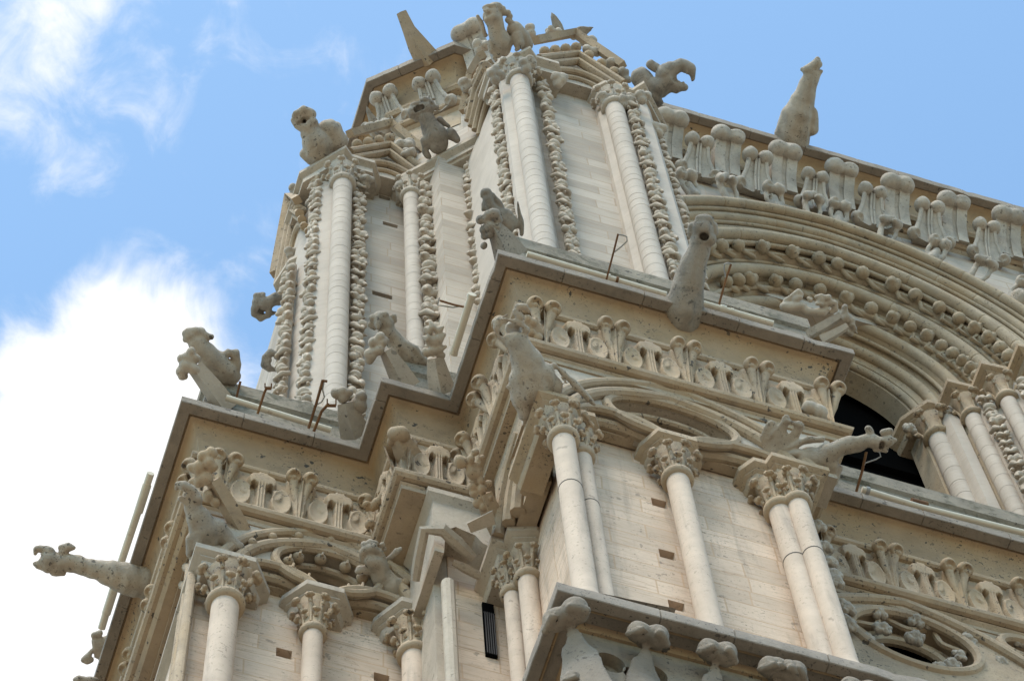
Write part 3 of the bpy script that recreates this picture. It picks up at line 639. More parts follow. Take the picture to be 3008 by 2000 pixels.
# ================================================================== belfry stage
# ---- crocketed strips: stacked buds and leaves carved on the jambs
lump = []
for k in range(8):
    rs = np.random.RandomState(20 + k); j = lambda a: a * rs.uniform(.8, 1.2)
    if k in (0, 3, 6): pr = [('+', [(-0.085, 0.09, 0)], [j(0.10)]), ('+', [(0.085, 0.09, 0)], [j(0.10)]), ('+', [(0, -0.06, -0.06), (0, 0.06, -0.04)], [0.09, 0.08]), ('+', [(-.1, .11, 0), (-.16, .15, -.10), (-.15, .19, -.17)], [.06, .04, .012]), ('+', [(.1, .11, 0), (.16, .15, -.10), (.15, .19, -.17)], [.06, .04, .012]), ('-', [(0, 0.22, 0.10), (0, 0.19, -0.12)], [0.022, 0.018]), ('-', [(rs.uniform(-.1, .1), 0.2, rs.uniform(-.05, .05))], [0.032])]
    elif k == 1: pr = [('+', [(0, 0.07, 0.02)], [0.15], None, ((0, 0, 1), 1.25)), ('+', [(-0.13, 0.03, -0.12), (0, 0.14, -0.14), (0.13, 0.03, -0.12)], [0.04, 0.05, 0.04]), ('-', [(-0.05, 0.24, 0.08), (-0.03, 0.24, -0.1)], [0.02, 0.02]), ('-', [(0.06, 0.23, 0.06), (0.04, 0.23, -0.1)], [0.02, 0.02])]
    elif k in (2, 5): pr = [('+', [(-0.15, 0.0, 0.14), (-0.09, 0.13, 0.04), (-0.02, 0.21, -0.13)], [0.055, 0.07, 0.03]), ('+', [(0.15, 0.0, 0.14), (0.09, 0.13, 0.04), (0.02, 0.21, -0.13)], [0.055, 0.07, 0.03]), ('+', [(0, 0.02, 0.05)], [0.11]), ('+', [(-.12, .06, -.1), (-.17, .1, -.16)], [.05, .02]), ('+', [(.12, .06, -.1), (.17, .1, -.16)], [.05, .02]), ('-', [(0, 0.2, 0.10), (0, .24, -.06)], [0.05, .03])]
    elif k == 7: pr = [('+', [(0.09 * math.cos(t), 0.08, 0.09 * math.sin(t))], [0.07]) for t in np.linspace(0, 2 * PI, 6)[:-1]] + [('+', [(0, .03, 0)], [.12]), ('+', [(0, .15, 0)], [.045], .008), ('-', [(0.07, .19, .05)], [.03])]
    else: pr = [('+', [(-0.09, 0.10, 0.04)], [0.095]), ('+', [(0.10, 0.08, -0.04)], [0.10]), ('+', [(0.0, 0.05, -0.13)], [0.085]), ('+', [(0, .12, .1), (-.05, .2, .16)], [.06, .025]), ('-', [(0.12, 0.18, 0.0)], [0.035]), ('-', [(-0.1, 0.2, 0.05)], [0.03]), ('-', [(0.0, .2, .05), (.02, .18, -.1)], [.025, .02])]
    lump.append(sculpt(pr, 0.02, 0.012, 0.006, k))
def strip(x, y, z0, z1, n, seed, step=0.5, s=1.0, backing=True):
    rs = random.Random(seed); mb = MB(); X, Y, Z = frame(n); z = z0; last = -1
    while z < z1:
        k = rs.choice([q for q in range(8) if q != last]); last = k
        sc = s * 0.80 * rs.uniform(0.9, 1.15); fl = rs.choice((-1, 1)); a = rs.uniform(-0.18, 0.18)
        Xr = X * math.cos(a) + Z * math.sin(a); Zr = Z * math.cos(a) - X * math.sin(a)
        mb.put(lump[k], T4((x + X[0] * rs.uniform(-.015, .015), y + X[1] * rs.uniform(-.015, .015), z), Xr * fl, Y, Zr * rs.uniform(1.0, 1.35), sc)); z += step * 0.92 * rs.uniform(0.75, 1.2) * sc
    if backing: mb.tube([(x - Y[0] * 0.03, y - Y[1] * 0.03, z0 - 0.3), (x - Y[0] * 0.03, y - Y[1] * 0.03, z1 + 0.2)], 0.075, 8)
    return mb.build('crocket_strip', M['strip'], root, 60)
q = 0.7071
c2 = (7.62, 15.72); c3 = (9.66, 15.72); c1 = (4.80, 18.88); cm = (6.22, 18.72); cp = (7.62, 17.72)
CT = 59.15                               # column tops
cols = {}
for nm, c, r in (('a', c2, 0.20), ('b', c3, 0.20), ('c', c1, 0.20), ('d', cm, 0.165), ('e', cp, 0.165)):
    cols[nm] = shaft(c, r, 44.6, CT, 'shaft', 0.42, ord(nm))
    capital(cols[nm], c, r, 60.0, 0.85, 'carved_clean', 8, 0.9, 0.4)
# jamb piers behind the columns
pj = MB()
pj.prism([(7.3, 16.05), (7.3, 15.9), (7.46, 15.78), (7.8, 15.75), (8.0, 15.95), (8.0, 16.05)], 44.5, 60.0)
pj.prism([(9.4, 16.05), (9.4, 15.95), (9.5, 15.82), (9.9, 15.72), (10.42, 15.72), (10.42, 16.05)], 44.5, 60.0)
pj.prism([(4.25, 19.5), (4.25, 19.2), (4.6, 18.98), (5.0, 18.95), (5.05, 19.25), (4.6, 19.5)], 44.5, 60.0)
pj.prism([(7.2, 18.05), (7.3, 16.6), (7.45, 16.4), (7.45, 18.05)], 44.5, 60.0)
pj.prism([(4.2, 21.2), (4.2, 19.9), (4.42, 19.4), (4.72, 19.4), (4.72, 21.2)], 44.5, 61.0); pj.build('pier', M['shaft'], root)
pil = MB(); pil.prism([(10.05, 15.74), (10.05, 15.62), (10.38, 15.62), (10.5, 15.74), (10.5, 16.4), (10.05, 16.4)], 44.5, 60.0); pil.build('pier', M['shaft'], root)
strip(8.17, 15.86, 45.5, 59.9, (0.25, -1), 1)
strip(7.30, 16.2, 45.5, 59.9, (-1, -0.45), 2, 0.5, 0.95)
strip(9.97, 15.62, 45.5, 59.9, (0.2, -1), 3)
strip(10.62, 15.95, 45.5, 59.7, (1, -0.5), 4, 0.5, 0.9)
strip(5.17, 18.98, 45.5, 59.9, (0.15, -1), 5, 0.52, 1.06)
strip(4.36, 19.2, 45.5, 60.2, (-1, -0.6), 6, 0.52, 1.0)
strip(4.08, 19.85, 45.5, 56.2, (-1, -0.5), 7, 0.52, 1.0)
strip(6.46, 18.55, 45.5, 59.7, (0.1, -1), 8, 0.56, 1.15)
strip(7.28, 17.98, 45.5, 59.8, (-0.4, -1), 9, 0.52, 1.05)
# caps
ab = MB()
abacus(ab, [(7.05, 16.6), (7.05, 16.0), (7.76, 15.27), (7.94, 15.42), (8.44, 15.42), (8.62, 15.7), (8.62, 16.1)], 60.5, 0.5, 1.15)
abacus(ab, [(9.25, 16.1), (9.28, 15.72), (9.48, 15.52), (10.08, 15.52), (10.26, 15.3), (11.0, 16.05), (11.0, 16.5)], 60.5, 0.5, 1.15)
abacus(ab, [(3.95, 20.4), (3.95, 19.25), (4.72, 18.42), (4.9, 18.57), (5.4, 18.57), (5.66, 18.98), (5.66, 19.3)], 60.5, 0.5, 1.15)
abacus(ab, [(5.95, 19.3), (5.95, 18.76), (7.48, 17.18), (7.6, 17.1)], 60.5, 0.5, 1.15)
ab.build('abacus', M['carved_clean'], root)
dm = MB(); dm.prism([(6.05, 19.3), (6.05, 18.85), (7.5, 17.3), (7.6, 18.0), (6.6, 19.3)], 60.05, 60.4); dm2 = MB(); dm2.prism([(4.05, 20.3), (4.05, 19.3), (4.72, 18.55), (4.9, 18.68), (5.38, 18.68), (5.56, 19.0), (5.56, 19.3)], 59.98, 60.46); dm2.build('pier_top', M['carved_clean'], root)
dm3 = MB(); dm3.prism([(6.15, 19.2), (6.15, 18.85), (7.45, 17.4), (7.75, 17.4), (7.75, 18.3), (6.9, 19.2)], 60.52, 61.9); dm3.build('pier_top', M['ashlar'], root)
dm2 = MB(); dm2.prism([(7.12, 16.5), (7.12, 16.05), (7.76, 15.42), (7.94, 15.56), (8.4, 15.56), (8.55, 15.78), (8.55, 16.1)], 59.98, 60.46); dm2.build('pier_top', M['carved_clean'], root); dm2 = MB(); dm2.prism([(9.33, 16.1), (9.36, 15.76), (9.52, 15.62), (10.1, 15.62), (10.27, 15.42), (10.9, 16.06), (10.9, 16.5)], 59.98, 60.46); dm2.build('pier_top', M['carved_clean'], root); dm2 = MB()
dm.build('pier_top', M['carved_clean'], root)
# lower cap on the far flank of the left buttress (its gargoyle is a thing of its own)
ab = MB(); abacus(ab, [(4.28, 21.25), (3.91, 20.74), (4.07, 20.15), (4.4, 19.85)], 57.6, 0.5, 1.1); ab.build('abacus', M['carved_clean'], root)
# ---- gables over the buttresses
def gable(pl, pr_, z0, zapex, zc, along, out, depth):
    """pl/pr_: plan points left/right; arch mouldings below, coping above, balls between"""
    pl = np.array(pl, float); pr_ = np.array(pr_, float); d = pr_ - pl; out = np.array(out, float); out /= np.linalg.norm(out)
    def P(t, z, o=0.0): w = pl + d * t + out * o; return (w[0], w[1], z)
    gb = MB()
    f0 = lambda a, b: P(a, b, 0.0); f1 = lambda a, b: P(a, b, -depth)
    body = [(0.0, z0), (1.0, z0), (1.0, z0 + 0.9), (0.5, zapex), (0.0, z0 + 0.9)]
    plate(gb, body, [], f0, f1)
    go = gb.build('gable', M['carved_clean'], root)
    rl = MB()
    for k, (dz, o, r) in enumerate(((-0.55, 0.02, 0.07), (-0.30, 0.10, 0.085), (-0.02, 0.16, 0.095), (0.32, 0.22, 0.10))):
        pts = [P(t, z0 + dz + (zapex - z0 - 0.75) * (1 - (abs(2 * t - 1)) ** (1.9 if k < 2 else 1.0)) * (0.62 if k < 2 else 0.98), o) for t in np.linspace(0, 1, 17 if k < 2 else 3)]
        if k >= 2: pts = [P(-0.02, z0 + dz, o), P(0.5, z0 + dz + (zapex - z0 - 0.9), o), P(1.02, z0 + dz, o)]
        rl.tube(pts, r, 9)
    pts = [P(-0.04, z0 + zc, 0.30), P(0.5, zapex + zc - 0.6, 0.30), P(1.04, z0 + zc, 0.30)]
    rl.tube(pts, 0.12, 4)
    rl.build('gable_moulding', M['carved'], go)
    for i in range(7):
        t = (i + 0.5) / 7; zz = z0 + 0.32 + (zapex - z0 - 0.9) * (1 - abs(2 * t - 1)) + (zc - 0.32) * 0.48
        mb = MB(); mb.ball(P(t, zz, 0.22), 0.12, 10, (1, 1, 0.95)); mb.ball(P(t, zz - 0.03, 0.14), 0.10, 8); mb.build('gable_ball', M['carved'], go)
    return go, P
g1, P1 = gable((8.1, 15.78), (9.9, 15.78), 60.5, 62.7, 1.45, None, (0, -1), 0.8)
g2, P2 = gable((4.9, 18.86), (6.6, 18.86), 60.5, 62.7, 1.35, None, (0, -1), 0.8)
g3, P3 = gable((7.28, 17.25), (7.28, 16.05), 60.5, 61.9, 1.0, None, (-1, 0), 0.6)
g4, P4_ = gable((4.28, 21.0), (4.28, 19.45), 58.0, 61.4, 1.0, None, (-1, 0), 0.6)
# leaf spikes crowning the gables
def spike(p0, p1, w):
    p0 = np.array(p0); p1 = np.array(p1); d = p1 - p0
    pr = [('+', [p0 + d * t for t in (0, 0.35, 0.75, 1.0)], [w * 0.8, w, w * 0.55, 0.02], 0.02, (np.cross(d / np.linalg.norm(d), (0.3, 0.9, 0.2)), 1.6))]
    for s_ in (0.3,): pr.append(('-', [p0 + d * 0.2 + np.array((0.0, -w * 0.9, -w * .6)), p0 + d * 0.9 + np.array((0.0, -w * 0.5, -w * .3))], [w * 0.35, 0.02]))
    vf = sculpt(pr, 0.03, 0.03, 0.006); mb = MB(); mb.add(*vf); return mb
for c_, (a0, b0), (a1, b1), y, w, par_ in ((1, (2110, 240), (2045, 85), 15.95, 0.16, g1), (1, (2200, 245), (2335, 190), 15.95, 0.14, g1), (1, (840, 900), (765, 730), 19.1, 0.15, g2), (1, (960, 860), (1055, 800), 19.1, 0.13, g2)):
    A = at(c_, a0, b0, y=y); A = np.array(A); u, v = px(c_, a1, b1)
    dd = RT * (u - 1504) / FPX + UP * (1000 - v) / FPX + fw; B2 = dd * (np.dot(A, fw))
    spike(A, B2, w).build('leaf_spike', M['grey'], par_, 60)
kn = [('+', [(0.1 * i, 0, 0.1 * math.sin(i * 2.3))], [0.14 + 0.03 * math.sin(i)]) for i in range(-3, 4)]
for c_, a, b, y, s_, par_ in ((1, 890, 870, 18.7, 1.0, g2), (1, 1900, 215, 15.7, 0.8, g1), (1, 2050, 215, 15.7, 0.7, g1), (1, 2300, 300, 15.7, 0.8, g1), (1, 980, 910, 18.7, 0.8, g2), (1, 760, 880, 18.7, .8, g2), (1, 1010, 1010, 18.6, 1.0, g2), (1, 1060, 1060, 18.55, .8, g2), (2, 70, 100, 15.6, .8, g1), (2, 160, 160, 15.6, .8, g1), (2, 240, 220, 15.6, .8, g1)):
    p = at(c_, a, b, y=y); rs = np.random.RandomState(int(a + b))
    pr = [('+', [tuple(rs.uniform(-.17, .17, 3) * (1, .6, 1))], [rs.uniform(.09, .14)]) for _ in range(6)] + [('-', [(rs.uniform(-.1, .1), -0.26, rs.uniform(-.15, .1))], [0.05]) for _ in range(3)]
    mb = MB(); mb.put(sculpt(pr, 0.03, 0.03, 0.01, int(a)), T4(p, s=s_)); mb.build('leaf_knot', M['crocket'], par_, 60)
for c_, a, b, y, s_ in ((3, 890, 75, 20.4, .9), (3, 865, 215, 20.5, .9), (3, 838, 330, 20.3, .8), (1, 400, 1430, 19.6, .9), (1, 305, 1490, 20.3, .9), (1, 280, 1310, 20.2, .8), (1, 400, 1260, 19.3, .9), (1, 770, 1250, 18.75, .8), (1, 1660, 525, 15.65, .9), (1, 1880, 445, 15.3, .9), (1, 2095, 545, 15.55, .9), (1, 1555, 320, 16.6, 1.0), (1, 1465, 580, 16.8, .9), (1, 1030, 1310, 18.75, 1.1), (2, 340, 330, 15.3, .9), (2, 420, 500, 15.7, .9), (2, 150, 340, 15.6, 1.0), (2, 250, 360, 15.5, .9)):
    p = at(c_, a, b, y=y); rs = np.random.RandomState(int(a * 3 + b))
    pr = [('+', [(-.09, -.02, 0)], [.12]), ('+', [(.09, -.03, .02)], [.12]), ('+', [(0, .08, -.1)], [.12]), ('+', [tuple(rs.uniform(-.12, .12, 3))], [.1]), ('-', [(0, -.2, -.02)], [.05]), ('-', [(.12, -.16, .03)], [.035])]
    mb = MB(); mb.put(sculpt(pr, 0.028, 0.025, 0.01, int(b)), T4(p, s=s_)); mb.build('leaf_knot', M['crocket'], root, 60)
# ---- belfry wall with its great arch
XC, ZS, CC = 15.45, 57.3, 0.35
def archprof(pts_ry, z0, mb, half=(0, 1)):
    """sweep a stepped profile [(r, y)] round the pointed arch and down both jambs"""
    base = None; rings = []
    def path(r): a = pointed(XC, ZS, r, CC, 20); return [(XC - r, z0)] + a + [(XC + r, z0)]
    P_ = [path(r) for r, y in pts_ry]; n = len(P_[0]); k = len(pts_ry)
    vs = [(P_[j][i][0], pts_ry[j][1], P_[j][i][1]) for i in range(n) for j in range(k)]
    fs = [(i * k + j, i * k + j + 1, (i + 1) * k + j + 1, (i + 1) * k + j) for i in range(n - 1) for j in range(k - 1)]
    return mb.add(vs, fs)
wl = MB()
hole_ = [(XC - 5.0, 44.5)] + pointed(XC, ZS, 5.0, CC, 20) + [(XC + 5.0, 44.5)]
plate(wl, [(10.35, 44.5), *hole_, (24, 44.5), (24, 64.25), (10.35, 64.25)], [], front(17.98), front(18.6))
wl.build('wall', M['ashlar'], root)
av = MB()
archprof([(5.02, 17.9), (5.0, 17.86), (4.72, 17.9), (4.72, 18.04), (4.5, 18.08), (4.5, 18.16), (3.98, 18.16), (3.98, 18.3), (3.74, 18.3), (3.66, 18.52), (3.3, 18.62), (3.3, 18.8), (2.95, 18.86), (2.86, 19.04), (2.6, 19.1), (2.55, 19.3), (2.3, 19.5), (2.1, 19.6), (2.1, 19.75), (1.96, 19.8), (1.94, 20.3)], 44.5, av)
av = av.build('archivolt', M['arch'], root, 20)
def aroll(r, y, rad, seg=0.62):
    """one roll of the arch, cut into voussoirs by fine joints"""
    a = pointed(XC, ZS, r, CC, 60); mb = MB(); pts = []; rd = []; acc = 0; rs = random.Random(int(r * 100)); nxt = rs.uniform(.3, .6)
    for i, p_ in enumerate(a):
        if i: acc += math.dist(a[i - 1], p_)
        pts.append((p_[0], y, p_[1])); rd.append(rad)
    out = []; ro = []; acc = 0
    for i in range(len(pts) - 1):
        A = np.array(pts[i]); B2 = np.array(pts[i + 1]); L_ = np.linalg.norm(B2 - A); out.append(A); ro.append(rad); t = 0
        while acc + (L_ - t) > nxt:
            t += nxt - acc; acc = 0; nxt = seg * rs.uniform(.75, 1.2); U_ = (B2 - A) / L_
            if 0.03 < t < L_ - 0.03: out += [A + U_ * (t - .016), A + U_ * t, A + U_ * (t + .016)]; ro += [rad, rad * .9, rad]
        acc += L_ - t
    out.append(np.array(pts[-1])); ro.append(rad)
    mb.tube(out, ro, 12); return mb.build('arch_roll', M['arch'], av, 50)
for r, y, rad in ((5.02, 17.74, 0.125), (4.72, 17.98, 0.12), (4.42, 18.08, 0.05), (4.12, 18.10, 0.15), (3.42, 18.62, 0.16), (2.74, 19.06, 0.15), (2.34, 19.46, 0.13), (2.08, 19.72, 0.10), (4.87, 17.84, 0.05), (4.58, 18.03, 0.05), (3.92, 18.2, 0.06), (3.62, 18.5, 0.05), (2.98, 18.82, 0.06), (2.52, 19.22, 0.05)): aroll(r, y, rad)
def amark(r, th):                        # point on a pointed order from the picked angle about the axis
    th = math.radians(th); x = math.cos(th); t = -abs(x) * CC + math.sqrt(x * x * CC * CC - CC * CC + (r + CC) ** 2)
    return XC + t * x, ZS + t * math.sin(th)
def ball_chain(r, y, ths, br, var):
    prev = None
    for i, th in enumerate(ths):
        x, z = amark(r, th); rs = np.random.RandomState(i + int(r * 10)); mb = MB()
        if i % 4 == var % 4 or i % 5 == 3:
            pr = [('+', [(0, 0, 0)], [1.0]), ('+', [(0.55, -0.3, 0.4)], [0.65]), ('+', [(-0.3, -0.5, -0.2)], [0.7]), ('-', [(0.2, -1.05, 0.2)], [0.28]), ('-', [(-0.6, -0.8, 0.4)], [0.2])]
        else: pr = [('+', [(0, 0, 0)], [1.0], None, ((0, 0, 1), 1.06)), ('-', [(0.7 * rs.rand() - .3, -0.95, -0.5 * rs.rand())], [0.12 * rs.rand() + .06])]
        mb.put(sculpt(pr, 0.15, 0.1, 0.02, i), T4((x, y, z), s=br * rs.uniform(.93, 1.08)))
        if i + 1 < len(ths):             # curling stalk to the next ball
            x2, z2 = amark(r, ths[i + 1]); xm, zm = amark(r - 0.22, (th + ths[i + 1]) / 2)
            mb.tube([(x, y + 0.05, z), (x * .75 + x2 * .25, y + 0.1, z * .75 + z2 * .25 - .05), (xm, y + 0.14, zm), (x2 * .8 + x * .2, y + 0.2, z2 * .8 + z * .2 - 0.12)], [0.05, 0.055, 0.06, 0.03], 6)
        mb.build('ball_ornament', M['arch'], av, 60)
ball_chain(3.78, 18.22, [138, 130, 122, 112, 101, 92, 86, 78, 68, 60, 51, 43, 36, 29, 22, 16, 9], 0.155, 0)
ball_chain(3.06, 18.68, [138, 130, 123, 110, 101, 91, 81, 71, 62, 54, 46, 38, 31, 24, 17, 11, 5], 0.15, 2)
MB().box(10, 24, 20.6, 20.9, 44, 62).build('louvre_screen', M['black'], root)  # flat black screen, the belfry's inner darkness put into its colour
MB().box(10.4, 24, 20.45, 21, 56, 66.0).build('vault', M['black'], root)  # upright black slab carrying the painted darkness up behind the arch head
# jamb at the right: stepped abaci, columns, crocket strip
JA = 57.3
ab = MB(); abacus(ab, [(17.0, 20.6), (17.06, 19.82), (17.45, 19.27), (17.69, 19.25), (17.69, 18.72), (18.22, 18.70), (18.22, 18.15), (18.81, 18.12), (18.81, 17.57), (20.5, 17.57), (21, 18.0)], JA, 0.5, 1.2)
ab.build('abacus', M['carved'], root)
for c, r, zt in (((17.62, 19.62), 0.225, 56.1), ((18.12, 18.98), 0.18, 55.95), ((18.66, 18.42), 0.175, 55.9)):
    co = shaft(c, r, 44.6, zt, 'shaft', 0.55, 3); capital(co, c, r, 56.82, 0.82, 'carved', 6, 1.15, 0.5, 1)
jp = MB(); jp.prism([(17.72, 20), (17.66, 19.3), (17.72, 19.18), (17.95, 19.16), (18.05, 20)], 44.5, 56.85); jp.prism([(18.25, 20), (18.2, 18.75), (18.45, 18.72), (18.8, 18.3), (19.4, 18.1), (19.4, 20)], 44.5, 56.85)
jp.build('pier', M['shaft'], root)
strip(18.28, 18.62, 45.5, 56.3, (-0.5, -1), 11, 0.5, 1.05)
strip(18.9, 18.08, 45.5, 56.3, (-0.4, -1), 12, 0.5, 1.05)
for a, b, y in ((690, 545, 19.0), (855, 545, 18.9), (950, 405, 18.5), (1120, 400, 18.4), (320, 810, 19.6), (615, 680, 19.2), (1190, 290, 18.1)):
    p = at('B', a, b, y=y); rose(p, 0.17, int(a)).build('leaf_knot', M['crocket'], root, 60)
# ---- crowning cornice with two rows of big crockets
topP = [(5.2, 40), (5.2, 18.62), (6.85, 17.2), (24, 17.2)]
tc_ = MB().sweep([(-1.2, ZT + 0.05), (-0.2, ZT + 0.05), (-0.18, ZT), (-0.012, ZT), (0, ZT + 0.012), (0, ZT + 0.3), (-0.1, ZT + 0.42), (-2.5, ZT + 0.6)], worn(topP, seed=4)[0], wear=worn(topP, seed=4)[1]).build('cornice', M['lip'], root)
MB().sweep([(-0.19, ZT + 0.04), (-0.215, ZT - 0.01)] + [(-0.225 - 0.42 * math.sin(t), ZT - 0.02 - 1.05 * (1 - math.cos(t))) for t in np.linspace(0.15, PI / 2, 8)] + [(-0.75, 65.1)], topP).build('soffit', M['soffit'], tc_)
rr = MB(); roll(rr, topP, -0.62, 65.15, 0.10); rr.sweep([(-0.55, 65.08), (-0.6, 65.0), (-0.74, 64.98), (-0.74, 64.3)], topP); roll(rr, topP, -0.70, 64.2, 0.125); rr.sweep([(-0.74, 64.12), (-0.7, 64.02), (-0.78, 63.95), (-0.8, 63.0)], topP)
rr.build('cornice_moulding', M['carved'], tc_)
MB().prism([(5.98, 40), (5.98, 19.0), (7.2, 17.98), (10.0, 17.98), (10.0, 40)], 60.62, 66.2).build('wall', M['ashlar'], root)
MB().prism([(7.5, 40), (7.5, 18.9), (24, 18.9), (24, 40)], 60, 66.6).build('wall', M['ashlar'], root)
def slab(mb):                            # fluted stalk of a big crocket: two ribs and a sunk fillet
    pth = [(0.0, -0.05), (0.06, 0.3), (0.16, 0.65), (0.42, 1.05), (0.5, 1.15)]
    for x0, x1, dz in ((-0.30, -0.055, 0), (-0.055, 0.055, -0.05), (0.055, 0.30, 0)):
        vs = []; n = len(pth)
        for o, z in pth:
            for x in (x0, x1): vs += [(x, o + 0.17 + dz, z - 0.05), (x, o - 0.12, z + 0.12)]
        fs = []
        for i in range(n - 1):
            q = 4 * i; fs += [(q, q + 4, q + 6, q + 2), (q + 1, q + 3, q + 7, q + 5), (q, q + 1, q + 5, q + 4), (q + 2, q + 6, q + 7, q + 3)]
        fs += [(0, 2, 3, 1), (4 * n - 4, 4 * n - 3, 4 * n - 1, 4 * n - 2)]; mb.add(vs, fs)
hd = [sculpt([('+', [(-0.17, 0.66, 1.2)], [0.235], 0.02, ((0, 0.5, -0.85), 1.0)), ('+', [(0.17, 0.66, 1.2)], [0.235], 0.02), ('+', [(-.1, .7, 1.3), (.1, .7, 1.3)], [.16, .16], .05), ('-', [(0, 0.95, 1.1), (0, 0.8, 0.92)], [0.03, 0.04])], 0.03, 0.03, 0.006, 1),
      sculpt([('+', [(-0.165, 0.64, 1.2)], [0.225], 0.02), ('+', [(0.185, 0.64, 1.18)], [0.24], 0.02), ('-', [(0.01, 0.86, 1.0), (0, 0.8, .85)], [0.07, 0.06])], 0.03, 0.03, 0.008, 5)]
def flare(mb):                           # leaf stalk of the smaller crockets: a trapezoid blade with rolled edges and midrib
    pth = [(0.02, -0.1, 0.40), (0.10, 0.25, 0.33), (0.22, 0.6, 0.235), (0.42, 0.95, 0.19)]
    vs = []
    for o, z, w in pth: vs += [(-w, o + 0.08, z), (-w * 0.25, o + 0.02, z), (0, o + 0.07, z), (w * 0.25, o + 0.02, z), (w, o + 0.08, z), (w, o - 0.12, z + 0.1), (-w, o - 0.12, z + 0.1)]
    fs = [(7 * i + j, 7 * i + (j + 1) % 7, 7 * i + 7 + (j + 1) % 7, 7 * i + 7 + j) for i in range(len(pth) - 1) for j in range(7)]
    fs += [tuple(range(7))[::-1], tuple(range(7 * len(pth) - 7, 7 * len(pth)))]; mb.add(vs, fs)
    for sg in (-1, 1): mb.tube([(sg * w, o + 0.06, z) for o, z, w in pth], [0.07, 0.055, 0.05, 0.055], 8)
    for x in (-0.035, 0.035): mb.tube([(x, o + 0.07, z) for o, z, w in pth], 0.028, 6)
r2_ = sculpt([('+', [(-0.165, 0.50, 1.05)], [0.19], 0.012, ((1, 0, 0), 1.1)), ('+', [(0.165, 0.50, 1.05)], [0.19], 0.012, ((1, 0, 0), 1.1)), ('-', [(0, .66, .9), (0, .6, .8)], [.05, .04])], 0.024, 0.02, 0.006)
cup_ = sculpt([('+', [(-0.40, 0.12, 0.02)], [0.15]), ('+', [(0.40, 0.12, 0.02)], [0.15]), ('-', [(-0.30, 0.22, -0.14)], [0.13]), ('-', [(0.30, 0.22, -0.14)], [0.13])], 0.024, 0.02, 0.004)
r3_ = sculpt([('+', [(-0.1, 0, 0), (-0.18, 0.10, 0.25), (-0.16, 0.2, 0.5)], [0.06, 0.055, 0.05]), ('+', [(0.1, 0, 0), (0.18, 0.10, 0.25), (0.16, 0.2, 0.5)], [0.06, 0.055, 0.05]), ('+', [(-0.13, 0.28, 0.55)], [0.14]), ('+', [(0.13, 0.28, 0.55)], [0.14]), ('-', [(-0.12, 0.42, 0.48)], [0.075]), ('-', [(0.14, 0.43, 0.55)], [0.05]), ('+', [(0, 0.05, 0), (0, 0.1, 0.35)], [0.1, 0.1])], 0.026, 0.03, 0.008)
r3b = sculpt([('+', [(-0.1, 0, 0), (-0.15, 0.10, 0.25), (-0.16, 0.2, 0.5)], [0.06, 0.055, 0.05]), ('+', [(0.1, 0, 0), (0.18, 0.10, 0.25), (0.16, 0.2, 0.5)], [0.06, 0.055, 0.05]), ('+', [(-0.1, 0.28, 0.6), (-0.2, 0.34, 0.42)], [0.12, 0.06]), ('+', [(0.14, 0.28, 0.55), (0.05, 0.38, 0.4)], [0.13, 0.06]), ('+', [(0, .3, .66)], [.1]), ('-', [(0.16, 0.45, 0.5)], [0.05]), ('-', [(-0.02, 0.45, 0.55)], [0.04])], 0.026, 0.03, 0.01, 3)
def big(k): mb = MB(); slab(mb); mb.add(*hd[k]); return mb.mesh('crocket', M['crocket'], 45)
def mid_(): mb = MB(); flare(mb); mb.add(*r2_); mb.add(*cup_); return mb.mesh('crocket', M['crocket'], 45)
MR1, MR1b, MR2, MR3, MR3b = big(0), big(1), mid_(), pm(r3_, 'hood_crocket', M['crocket']), pm(r3b, 'hood_crocket', M['crocket'])
FL = (1, 0, 0), (0, -1, 0)
for i in range(-1, 8):
    x = 11.98 + 1.368 * i + 0.03 * math.sin(3 * i); inst((MR1, MR1b)[i % 2], 'crocket', tc_, T4((x, 17.86, 64.2), X=((1, -1)[i % 2], 0, 0), Y=FL[1], s=1.0))
for i in range(-1, 8):
    x = 12.63 + 1.385 * i; inst(MR2, 'crocket', tc_, T4((x, 17.86, 63.72), X=((1, -1)[(i // 2) % 2], 0, 0), Y=FL[1], s=1.0 + 0.05 * math.sin(i * 2.1)))
for i, (x, z) in enumerate(((12.40, 62.0), (13.32, 62.5), (14.38, 62.85), (15.26, 63.0), (15.86, 63.05), (16.94, 62.85), (17.96, 62.4), (18.89, 61.9), (19.64, 61.2), (20.1, 60.4))):
    t = (x - 15.45) / 5.4; up_ = np.array((math.sin(t) * .8, 0, math.cos(t * .8))); X_ = np.cross((0, 1, 0), up_) * -1
    X_ = np.array((up_[2], 0, -up_[0])); inst((MR3, MR3b)[i % 2], 'hood_crocket', av, T4((x, 17.85, z), X=X_, Y=(0, -1, 0), Z=up_, s=1.05))
# crockets on the chamfered corner
dq = 0.7071
for (c_, a, b, me, s_, o_, z_) in ((1, 1465, 215, MR1, 1.0, 0.66, 1.2), (1, 1180, 560, MR2, 1.0, 0.50, 1.05), (1, 885, 660, MR2, 1.0, 0.50, 1.05)):
    for y in np.linspace(14, 22, 1601):  # where the pick ray reaches the crocket head in front of the chamfered wall
        h_ = at(c_, a, b, y=y)
        if h_[0] + h_[1] > 24.98 - o_ * 1.414: break
    inst(me, 'crocket', tc_, T4((h_[0] + dq * o_, h_[1] + dq * o_, h_[2] - z_), X=(dq, -dq, 0), Y=(-dq, -dq, 0), s=s_))
